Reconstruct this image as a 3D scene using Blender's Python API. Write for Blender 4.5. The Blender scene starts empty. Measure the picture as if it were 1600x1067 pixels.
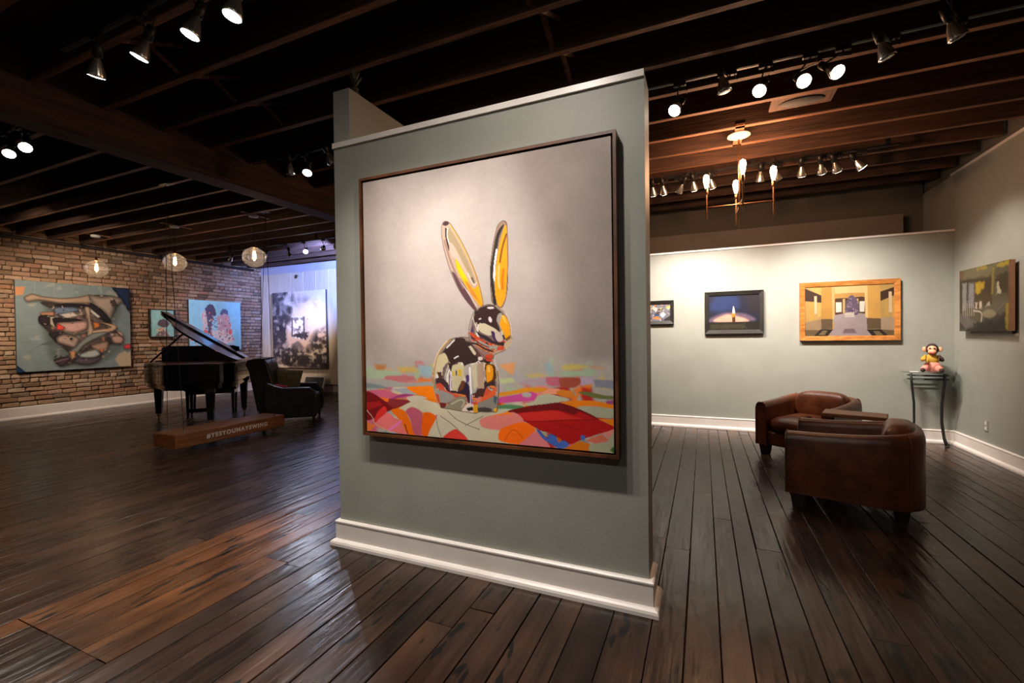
import bpy, math, random
import numpy as np
from mathutils import Vector, Matrix
random.seed(7)
scn = bpy.context.scene
COL = scn.collection
# ------------------------------------------------------------------ camera
YAW, PIT, ROL = -0.406818, -0.0122147, -0.0135705
fw = Vector((math.sin(YAW)*math.cos(PIT), math.cos(YAW)*math.cos(PIT), math.sin(PIT)))
r0 = Vector((math.cos(YAW), -math.sin(YAW), 0)); u0 = r0.cross(fw)
rt = math.cos(ROL)*r0 + math.sin(ROL)*u0; up = -math.sin(ROL)*r0 + math.cos(ROL)*u0
cd = bpy.data.cameras.new('camera'); cam = bpy.data.objects.new('camera', cd); COL.objects.link(cam)
cd.sensor_width = 36; cd.lens = 36*692.293/1600; cd.clip_start = 0.05
m3 = Matrix((rt, up, -fw)).transposed()
cam.matrix_world = Matrix.Translation((0, 0, 1.4)) @ m3.to_4x4()
scn.camera = cam
# ------------------------------------------------------------------ world, exposure
w = bpy.data.worlds.new('world'); scn.world = w; w.use_nodes = True
w.node_tree.nodes['Background'].inputs[0].default_value = (0.55, 0.6, 0.7, 1)
w.node_tree.nodes['Background'].inputs[1].default_value = 0.02
vs = scn.view_settings; vs.view_transform = 'Standard'; vs.look = 'None'; vs.gamma = 1; vs.use_curve_mapping = False
vs.exposure = 0.0
LAMP = 1.0          # overall lamp level
WARM = (1.0, 0.80, 0.60); NEUT = (1.0, 0.91, 0.82); COOL = (0.24, 0.36, 1.0)
# ------------------------------------------------------------------ helpers
def lin(c):
    f = lambda v: v/12.92 if v <= .04045 else ((v+.055)/1.055)**2.4
    return tuple(f(x/255) for x in c)
class MB:
    def __init__(s): s.v = []; s.f = []
    def box(s, lo, hi):
        (a, b, c), (d, e, g) = lo, hi; n = len(s.v)
        s.v += [(a,b,c),(d,b,c),(d,e,c),(a,e,c),(a,b,g),(d,b,g),(d,e,g),(a,e,g)]
        s.f += [tuple(n+i for i in q) for q in ((3,2,1,0),(4,5,6,7),(0,1,5,4),(1,2,6,5),(2,3,7,6),(3,0,4,7))]
        return s
    def rbox(s, lo, hi, r=.01):          # box with chamfered edges
        n0 = len(s.v); lo = Vector(lo); hi = Vector(hi); c = (lo+hi)/2; h = (hi-lo)/2; r = min(r, *h)
        pts = []
        for ax in range(3):
            for sx in (-1,1):
                for sy in (-1,1):
                    for sz in (-1,1):
                        q = [sx*(h[0]-r), sy*(h[1]-r), sz*(h[2]-r)]; q[ax] = (sx,sy,sz)[ax]*h[ax]; pts.append(tuple(c[i]+q[i] for i in range(3)))
        s.hull(pts); return s
    def hull(s, pts):
        import bmesh
        bm = bmesh.new()
        for p in pts: bm.verts.new(p)
        bmesh.ops.convex_hull(bm, input=bm.verts); bm.verts.ensure_lookup_table(); n = len(s.v)
        bm.verts.index_update()
        s.v += [tuple(v.co) for v in bm.verts]; s.f += [tuple(n+v.index for v in f.verts) for f in bm.faces]; bm.free(); return s
    def prism(s, poly, z0, z1, ax=2):    # poly in the two other axes, extruded along ax
        n = len(s.v); k = len(poly)
        def mk(p, z):
            q = [p[0], p[1]]; q.insert(ax, z); return tuple(q)
        s.v += [mk(p, z0) for p in poly] + [mk(p, z1) for p in poly]
        s.f += [tuple(n+i for i in reversed(range(k))), tuple(n+k+i for i in range(k))] + [(n+i, n+(i+1)%k, n+k+(i+1)%k, n+k+i) for i in range(k)]
        return s
    def tube(s, pts, r, seg=8, cap=True):
        pts = [Vector(p) for p in pts]; n = len(s.v); rr = r if isinstance(r, (list, tuple)) else [r]*len(pts)
        ref = None
        for i, p in enumerate(pts):
            t = (pts[min(i+1, len(pts)-1)] - pts[max(i-1, 0)]).normalized()
            if ref is None: ref = Vector((0,0,1)) if abs(t.z) < .9 else Vector((1,0,0))
            a = t.cross(ref).normalized(); b = t.cross(a).normalized(); ref = b.cross(t) if False else ref
            for k in range(seg):
                th = 2*math.pi*k/seg; s.v.append(tuple(p + rr[i]*(math.cos(th)*a + math.sin(th)*b)))
        for i in range(len(pts)-1):
            for k in range(seg):
                a = n+i*seg+k; b = n+i*seg+(k+1)%seg; s.f.append((a, b, b+seg, a+seg))
        if cap:
            s.f.append(tuple(n+k for k in reversed(range(seg)))); e = n+(len(pts)-1)*seg; s.f.append(tuple(e+k for k in range(seg)))
        return s
    def lathe(s, prof, org=(0,0,0), axis=(0,0,1), seg=20):   # prof: (radius, distance along axis)
        t = Vector(axis).normalized(); ref = Vector((0,0,1)) if abs(t.z) < .9 else Vector((1,0,0))
        a = t.cross(ref).normalized(); b = t.cross(a).normalized(); o = Vector(org); n = len(s.v)
        for r, z in prof:
            for k in range(seg):
                th = 2*math.pi*k/seg; s.v.append(tuple(o + t*z + max(r, 1e-4)*(math.cos(th)*a + math.sin(th)*b)))
        for i in range(len(prof)-1):
            for k in range(seg):
                p = n+i*seg+k; q = n+i*seg+(k+1)%seg; s.f.append((p, p+seg, q+seg, q))
        if prof[0][0] > 1e-3: s.f.append(tuple(n+k for k in range(seg)))
        if prof[-1][0] > 1e-3: s.f.append(tuple(n+(len(prof)-1)*seg+k for k in reversed(range(seg))))
        return s
    def ball(s, c, r, seg=16, rings=10):
        rx, ry, rz = r if isinstance(r, (tuple, list)) else (r, r, r); n = len(s.v); c = Vector(c)
        for i in range(rings+1):
            ph = math.pi*i/rings
            for k in range(seg):
                th = 2*math.pi*k/seg; s.v.append((c.x+max(math.sin(ph),1e-3)*rx*math.cos(th), c.y+max(math.sin(ph),1e-3)*ry*math.sin(th), c.z-rz*math.cos(ph)))
        for i in range(rings):
            for k in range(seg):
                p = n+i*seg+k; q = n+i*seg+(k+1)%seg; s.f.append((p, q, q+seg, p+seg))
        return s
    def cushion(s, lo, hi, e=.4, seg=28, rings=14):
        n = len(s.v); c = (Vector(lo)+Vector(hi))/2; h = (Vector(hi)-Vector(lo))/2; s.ball((0,0,0), 1, seg, rings)
        sg = lambda v: math.copysign(abs(v)**e, v)
        for i in range(n, len(s.v)):
            x, y, z = s.v[i]; r = math.hypot(x, y) or 1e-9; s.v[i] = (c.x+h.x*sg(x/r)*r**e, c.y+h.y*sg(y/r)*r**e, c.z+h.z*math.copysign(abs(z)**.7, z))
        return s
    def loft(s, rings, cap=True):        # rings: lists of equal length, closed loops
        n = len(s.v); k = len(rings[0])
        for r in rings: s.v += [tuple(p) for p in r]
        for i in range(len(rings)-1):
            for j in range(k): a = n+i*k+j; b = n+i*k+(j+1)%k; s.f.append((a, b, b+k, a+k))
        if cap: s.f += [tuple(n+j for j in reversed(range(k))), tuple(n+(len(rings)-1)*k+j for j in range(k))]
        return s
    def mesh(s, name):
        import bmesh
        me = bpy.data.meshes.new(name); me.from_pydata(s.v, [], s.f)
        bm = bmesh.new(); bm.from_mesh(me); bmesh.ops.recalc_face_normals(bm, faces=bm.faces); bm.to_mesh(me); bm.free()
        return me
    def build(s, name, mat, parent=None, smooth=False, bevel=0, sub=0):
        me = s.mesh(name); me.materials.append(M[mat] if isinstance(mat, str) else mat)
        if smooth:
            me.shade_smooth()
            if smooth != 1 and smooth is not True: me.set_sharp_from_angle(angle=math.radians(smooth))
        o = bpy.data.objects.new(name, me); COL.objects.link(o)
        if parent: o.parent = parent
        if bevel: b = o.modifiers.new('bevel', 'BEVEL'); b.width = bevel; b.segments = 2; b.limit_method = 'ANGLE'
        if sub: b = o.modifiers.new('sub', 'SUBSURF'); b.levels = sub; b.render_levels = sub
        if smooth and bevel: pass
        return o
def tag(o, label, cat, group=None):
    o['label'] = label; o['category'] = cat
    if group: o['group'] = group
    return o
def thing(name, label, cat, loc=(0,0,0), rz=0, group=None):
    o = bpy.data.objects.new(name, None); COL.objects.link(o); o.location = loc; o.rotation_euler = (0, 0, rz); o.empty_display_size = .1
    return tag(o, label, cat, group)
def struct(o): o['kind'] = 'structure'; return o
def copy_tree(o, parent=None):
    kids = list(o.children); c = o.copy(); COL.objects.link(c)
    if parent: c.parent = parent
    for k in kids: copy_tree(k, c)
    return c
# ------------------------------------------------------------------ materials (all node based)
M = {}
def mat(name, c1, c2=None, scale=6, rough=.5, metal=0, bump=0, stretch=(1,1,1), detail=4, rr=0, lo=.35, hi=.65, spec=.5, coat=0, bscale=None, rand=0):
    m = bpy.data.materials.new(name); m.use_nodes = True; N = m.node_tree.nodes; L = m.node_tree.links; p = N['Principled BSDF']
    p.inputs['Roughness'].default_value = rough; p.inputs['Metallic'].default_value = metal; p.inputs['Specular IOR Level'].default_value = spec
    p.inputs['Coat Weight'].default_value = coat
    c1 = lin(c1); c2 = lin(c2) if c2 else c1
    tc = N.new('ShaderNodeTexCoord'); mp = N.new('ShaderNodeMapping'); mp.inputs['Scale'].default_value = stretch; L.new(tc.outputs['Object'], mp.inputs[0])
    vec = mp.outputs[0]
    if rand:
        oi = N.new('ShaderNodeObjectInfo'); mu = N.new('ShaderNodeMath'); mu.operation = 'MULTIPLY'; mu.inputs[1].default_value = 37.0; L.new(oi.outputs['Random'], mu.inputs[0])
        ad = N.new('ShaderNodeVectorMath'); L.new(vec, ad.inputs[0]); L.new(mu.outputs[0], ad.inputs[1]); vec = ad.outputs[0]
    nz = N.new('ShaderNodeTexNoise'); nz.inputs['Scale'].default_value = scale; nz.inputs['Detail'].default_value = detail; L.new(vec, nz.inputs['Vector'])
    rp = N.new('ShaderNodeValToRGB'); rp.color_ramp.elements[0].position = lo; rp.color_ramp.elements[1].position = hi
    rp.color_ramp.elements[0].color = (*c1, 1); rp.color_ramp.elements[1].color = (*c2, 1)
    L.new(nz.outputs[0], rp.inputs[0]); col = rp.outputs[0]
    if rand:
        hs = N.new('ShaderNodeHueSaturation'); mr = N.new('ShaderNodeMapRange'); mr.inputs[3].default_value = 1-rand; mr.inputs[4].default_value = 1+rand
        L.new(oi.outputs['Random'], mr.inputs[0]); L.new(mr.outputs[0], hs.inputs['Value']); L.new(col, hs.inputs['Color']); col = hs.outputs[0]
    L.new(col, p.inputs['Base Color'])
    if rr:
        mr = N.new('ShaderNodeMapRange'); mr.inputs[3].default_value = max(rough-rr, .02); mr.inputs[4].default_value = rough+rr; L.new(nz.outputs[0], mr.inputs[0]); L.new(mr.outputs[0], p.inputs['Roughness'])
    if bump:
        n2 = N.new('ShaderNodeTexNoise'); n2.inputs['Scale'].default_value = bscale or scale*3; n2.inputs['Detail'].default_value = 5; L.new(vec, n2.inputs['Vector'])
        b = N.new('ShaderNodeBump'); b.inputs['Strength'].default_value = bump; b.inputs['Distance'].default_value = .02; L.new(n2.outputs[0], b.inputs['Height']); L.new(b.outputs[0], p.inputs['Normal'])
    M[name] = m; return m
def emit(name, col, strength):
    m = bpy.data.materials.new(name); m.use_nodes = True; N = m.node_tree.nodes; p = N['Principled BSDF']
    p.inputs['Base Color'].default_value = (*col, 1); p.inputs['Emission Color'].default_value = (*col, 1); p.inputs['Emission Strength'].default_value = strength; M[name] = m
def clear(name, tint, f0=1.45, rough=.02, k=1.0, haze=0):       # thin clear glass: see-through with Fresnel gloss
    m = bpy.data.materials.new(name); m.use_nodes = True; N = m.node_tree.nodes; L = m.node_tree.links; N.remove(N['Principled BSDF'])
    t = N.new('ShaderNodeBsdfTransparent'); t.inputs[0].default_value = (*tint, 1); g = N.new('ShaderNodeBsdfGlossy'); g.inputs['Roughness'].default_value = rough
    fr = N.new('ShaderNodeFresnel'); fr.inputs[0].default_value = f0; mx = N.new('ShaderNodeMixShader')
    ml = N.new('ShaderNodeMath'); ml.operation = 'MULTIPLY'; ml.inputs[1].default_value = k; L.new(fr.outputs[0], ml.inputs[0]); L.new(ml.outputs[0], mx.inputs[0]); L.new(t.outputs[0], mx.inputs[1]); L.new(g.outputs[0], mx.inputs[2]); out = mx.outputs[0]
    if haze:
        tr = N.new('ShaderNodeBsdfTranslucent'); m2 = N.new('ShaderNodeMixShader'); m2.inputs[0].default_value = haze; L.new(out, m2.inputs[1]); L.new(tr.outputs[0], m2.inputs[2]); out = m2.outputs[0]
    L.new(out, N['Material Output'].inputs[0]); M[name] = m
mat('sage', (145,146,137), (151,152,143), scale=3, rough=.55, bump=.06, bscale=60)
mat('trim_white', (226,217,210), (233,226,220), scale=5, rough=.35, bump=.03, bscale=40)
mat('grey_wall', (176,172,180), (186,182,188), scale=2, rough=.6)
mat('dark_wall', (98,92,84), (104,98,90), scale=2, rough=.7)
mat('bulkhead', (128,118,108), (136,126,116), scale=2, rough=.7)
mat('mortar', (84,70,56), (112,94,76), scale=20, rough=.95, bump=.5, bscale=80)
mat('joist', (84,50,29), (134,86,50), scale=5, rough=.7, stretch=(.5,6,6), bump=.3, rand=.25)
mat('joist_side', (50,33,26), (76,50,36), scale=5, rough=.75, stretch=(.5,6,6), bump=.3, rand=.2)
mat('girder', (52,32,22), (82,52,34), scale=5, rough=.75, stretch=(6,.5,6), bump=.3)
mat('deck', (26,18,14), (40,28,20), scale=4, rough=.85, stretch=(1,8,1))
mat('walnut', (70,40,22), (105,62,36), scale=6, rough=.38, stretch=(1,1,1))
mat('black_frame', (24,22,19), (34,31,26), scale=10, rough=.45)
mat('gold_frame', (150,92,40), (190,125,62), scale=10, rough=.35, stretch=(1,1,4))
mat('black_gap', (6,6,6), rough=.9)
mat('canvas_edge', (196,150,118), (205,160,128), scale=20, rough=.8)
mat('canvas_dark', (60,58,56), (72,70,66), scale=20, rough=.8)
mat('leather', (74,36,18), (106,56,30), scale=7, rough=.38, bump=.12, bscale=40, rr=.1)
mat('dark_wood', (26,15,10), (40,24,15), scale=8, rough=.35)
mat('green_leather', (24,25,20), (38,38,30), scale=5, rough=.4, bump=.1, bscale=30)
mat('olive_cloth', (88,88,62), (112,110,80), scale=14, rough=.9, bump=.3)
mat('pink_cloth', (190,40,70), (205,60,85), rough=.9)
mat('lacquer', (9,9,11), (13,12,14), scale=2, rough=.12, coat=.3)
mat('brass', (190,150,80), rough=.3, metal=1)
mat('black_metal', (18,18,18), (26,26,26), scale=20, rough=.45, spec=.4)
mat('chrome', (200,198,192), (215,212,206), scale=20, rough=.22, metal=1)
mat('reflector', (185,182,176), (205,203,198), scale=30, rough=.25, metal=.9)
mat('satin_brass', (176,128,92), (196,146,106), scale=10, rough=.3, metal=1)
mat('swing_wood', (104,58,28), (138,84,44), scale=5, rough=.42, stretch=(6,.6,6), bump=.1)
mat('letter_white', (215,210,204), rough=.5)
mat('pale_wood', (198,180,158), (212,196,174), scale=5, rough=.5, stretch=(9,9,.5), rand=.06)
mat('tray_wood', (118,76,42), (142,96,58), scale=5, rough=.4, stretch=(1,8,8))
mat('plaster_white', (205,200,192), (214,208,200), rough=.6)
mat('iron', (14,14,15), (22,22,22), scale=20, rough=.5)
mat('monkey_fur', (38,22,16), (54,32,22), scale=30, rough=.7)
mat('monkey_face', (222,158,120), (230,170,132), scale=10, rough=.5)
mat('pink_fabric', (212,128,112), (226,150,134), scale=18, rough=.8, bump=.3)
mat('yellow_vest', (176,132,36), (196,152,50), scale=18, rough=.7)
mat('paper', (225,222,214), rough=.7)
mat('speaker_cloth', (44,46,50), (52,54,58), scale=60, rough=.8)
mat('leaf_dark', (60,62,40), (84,82,52), scale=14, rough=.5)
mat('pipe', (44,34,30), (54,42,36), scale=8, rough=.6)
mat('wire', (60,58,58), rough=.4, metal=1)
emit('lens_warm', (1.0,.86,.70), 26); emit('lens_cool', (.80,.88,1.0), 40); emit('bulb_glow', (1.0,.66,.40), 34); emit('filament', (1.0,.62,.30), 90)
clear('globe_glass', (.99,.985,.98), 1.45, .02, .55, .05); clear('table_glass', (.86,.92,.90), 1.5)
def floor_mat(name, c1, c2, c3, rand):
    m = bpy.data.materials.new(name); m.use_nodes = True; N = m.node_tree.nodes; L = m.node_tree.links; p = N['Principled BSDF']
    geo = N.new('ShaderNodeNewGeometry'); oi = N.new('ShaderNodeObjectInfo')
    mu = N.new('ShaderNodeMath'); mu.operation = 'MULTIPLY'; mu.inputs[1].default_value = 53.0; L.new(oi.outputs['Random'], mu.inputs[0])
    ad = N.new('ShaderNodeVectorMath'); L.new(geo.outputs['Position'], ad.inputs[0]); L.new(mu.outputs[0], ad.inputs[1])
    def noise(st, sc, det=5):
        mp = N.new('ShaderNodeMapping'); mp.inputs['Scale'].default_value = st; L.new(ad.outputs[0], mp.inputs[0])
        n = N.new('ShaderNodeTexNoise'); n.inputs['Scale'].default_value = sc; n.inputs['Detail'].default_value = det; L.new(mp.outputs[0], n.inputs['Vector']); return n.outputs[0]
    g = noise((9,.5,1), 3.0, 8); wear = noise((1.6,.6,1), 1.7, 4); nick = noise((5,1.2,1), 3.0, 2)
    rp = N.new('ShaderNodeValToRGB'); rp.color_ramp.elements[0].position = .32; rp.color_ramp.elements[1].position = .72
    rp.color_ramp.elements[0].color = (*lin(c1),1); rp.color_ramp.elements[1].color = (*lin(c2),1); L.new(g, rp.inputs[0])
    r2 = N.new('ShaderNodeMapRange'); r2.inputs[1].default_value = .52; r2.inputs[2].default_value = .75; L.new(wear, r2.inputs[0])
    mx = N.new('ShaderNodeMix'); mx.data_type = 'RGBA'; L.new(r2.outputs[0], mx.inputs[0]); L.new(rp.outputs[0], mx.inputs[6]); mx.inputs[7].default_value = (*lin(c3),1)
    r3 = N.new('ShaderNodeMapRange'); r3.inputs[1].default_value = .625; r3.inputs[2].default_value = .66; L.new(nick, r3.inputs[0])
    mz = N.new('ShaderNodeMix'); mz.data_type = 'RGBA'; L.new(r3.outputs[0], mz.inputs[0]); L.new(mx.outputs[2], mz.inputs[6]); mz.inputs[7].default_value = (.006,.005,.005,1)
    hs = N.new('ShaderNodeHueSaturation'); mr = N.new('ShaderNodeMapRange'); mr.inputs[3].default_value = 1-rand; mr.inputs[4].default_value = 1+rand
    L.new(oi.outputs['Random'], mr.inputs[0]); L.new(mr.outputs[0], hs.inputs['Value']); L.new(mz.outputs[2], hs.inputs['Color']); bn = N.new('ShaderNodeTexNoise'); bn.inputs['Scale'].default_value = 1.5; bn.inputs['Detail'].default_value = 6; L.new(geo.outputs['Position'], bn.inputs['Vector'])
    br = N.new('ShaderNodeMapRange'); br.inputs[1].default_value = .3; br.inputs[2].default_value = .7; br.inputs[3].default_value = .5; br.inputs[4].default_value = 1.35; L.new(bn.outputs[0], br.inputs[0])
    h2 = N.new('ShaderNodeHueSaturation'); L.new(br.outputs[0], h2.inputs['Value']); L.new(hs.outputs[0], h2.inputs['Color']); L.new(h2.outputs[0], p.inputs['Base Color'])
    rg = N.new('ShaderNodeMapRange'); rg.inputs[3].default_value = .12; rg.inputs[4].default_value = .42; L.new(wear, rg.inputs[0]); L.new(rg.outputs[0], p.inputs['Roughness'])
    b = N.new('ShaderNodeBump'); b.inputs['Strength'].default_value = .3; b.inputs['Distance'].default_value = .012; L.new(g, b.inputs['Height'])
    b2 = N.new('ShaderNodeBump'); b2.inputs['Strength'].default_value = .5; b2.inputs['Distance'].default_value = .01; L.new(nick, b2.inputs['Height']); L.new(b.outputs[0], b2.inputs['Normal']); L.new(b2.outputs[0], p.inputs['Normal'])
    p.inputs['Specular IOR Level'].default_value = .45
    M[name] = m
floor_mat('floor_wood', (34,22,17), (62,43,33), (78,52,36), .3)
floor_mat('floor_worn', (62,37,20), (104,62,32), (126,78,40), .25)
def brick_mat():
    m = bpy.data.materials.new('brick'); m.use_nodes = True; N = m.node_tree.nodes; L = m.node_tree.links; p = N['Principled BSDF']; p.inputs['Roughness'].default_value = .9; p.inputs['Specular IOR Level'].default_value = .2
    oi = N.new('ShaderNodeObjectInfo'); geo = N.new('ShaderNodeNewGeometry'); ad = N.new('ShaderNodeMath'); L.new(oi.outputs['Random'], ad.inputs[0]); L.new(geo.outputs['Random Per Island'], ad.inputs[1])
    fr = N.new('ShaderNodeMath'); fr.operation = 'FRACT'; L.new(ad.outputs[0], fr.inputs[0])
    rp = N.new('ShaderNodeValToRGB'); cr = rp.color_ramp
    cols = [(0,(112,90,72)),(.18,(152,124,98)),(.36,(162,134,108)),(.52,(138,106,84)),(.66,(168,140,114)),(.78,(154,112,88)),(.9,(184,160,138)),(1,(98,80,66))]
    for i, (q, c) in enumerate(cols):
        e = cr.elements[i] if i < 2 else cr.elements.new(q)
        e.position = q; e.color = (*lin(c),1)
    L.new(fr.outputs[0], rp.inputs[0])
    nz = N.new('ShaderNodeTexNoise'); nz.inputs['Scale'].default_value = 26; nz.inputs['Detail'].default_value = 5; L.new(geo.outputs['Position'], nz.inputs['Vector'])
    mr = N.new('ShaderNodeMapRange'); mr.inputs[3].default_value = .6; mr.inputs[4].default_value = 1.4; L.new(nz.outputs[0], mr.inputs[0])
    hs = N.new('ShaderNodeHueSaturation'); L.new(mr.outputs[0], hs.inputs['Value']); L.new(rp.outputs[0], hs.inputs['Color']); L.new(hs.outputs[0], p.inputs['Base Color'])
    b = N.new('ShaderNodeBump'); b.inputs['Strength'].default_value = .6; b.inputs['Distance'].default_value = .02; L.new(nz.outputs[0], b.inputs['Height']); L.new(b.outputs[0], p.inputs['Normal']); M['brick'] = m
brick_mat()
def paint_mat():
    m = bpy.data.materials.new('painted_canvas'); m.use_nodes = True; N = m.node_tree.nodes; L = m.node_tree.links; p = N['Principled BSDF']
    a = N.new('ShaderNodeAttribute'); a.attribute_name = 'Paint'; L.new(a.outputs['Color'], p.inputs['Base Color']); p.inputs['Roughness'].default_value = .55; p.inputs['Specular IOR Level'].default_value = .25
    M['painted_canvas'] = m
paint_mat()
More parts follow.
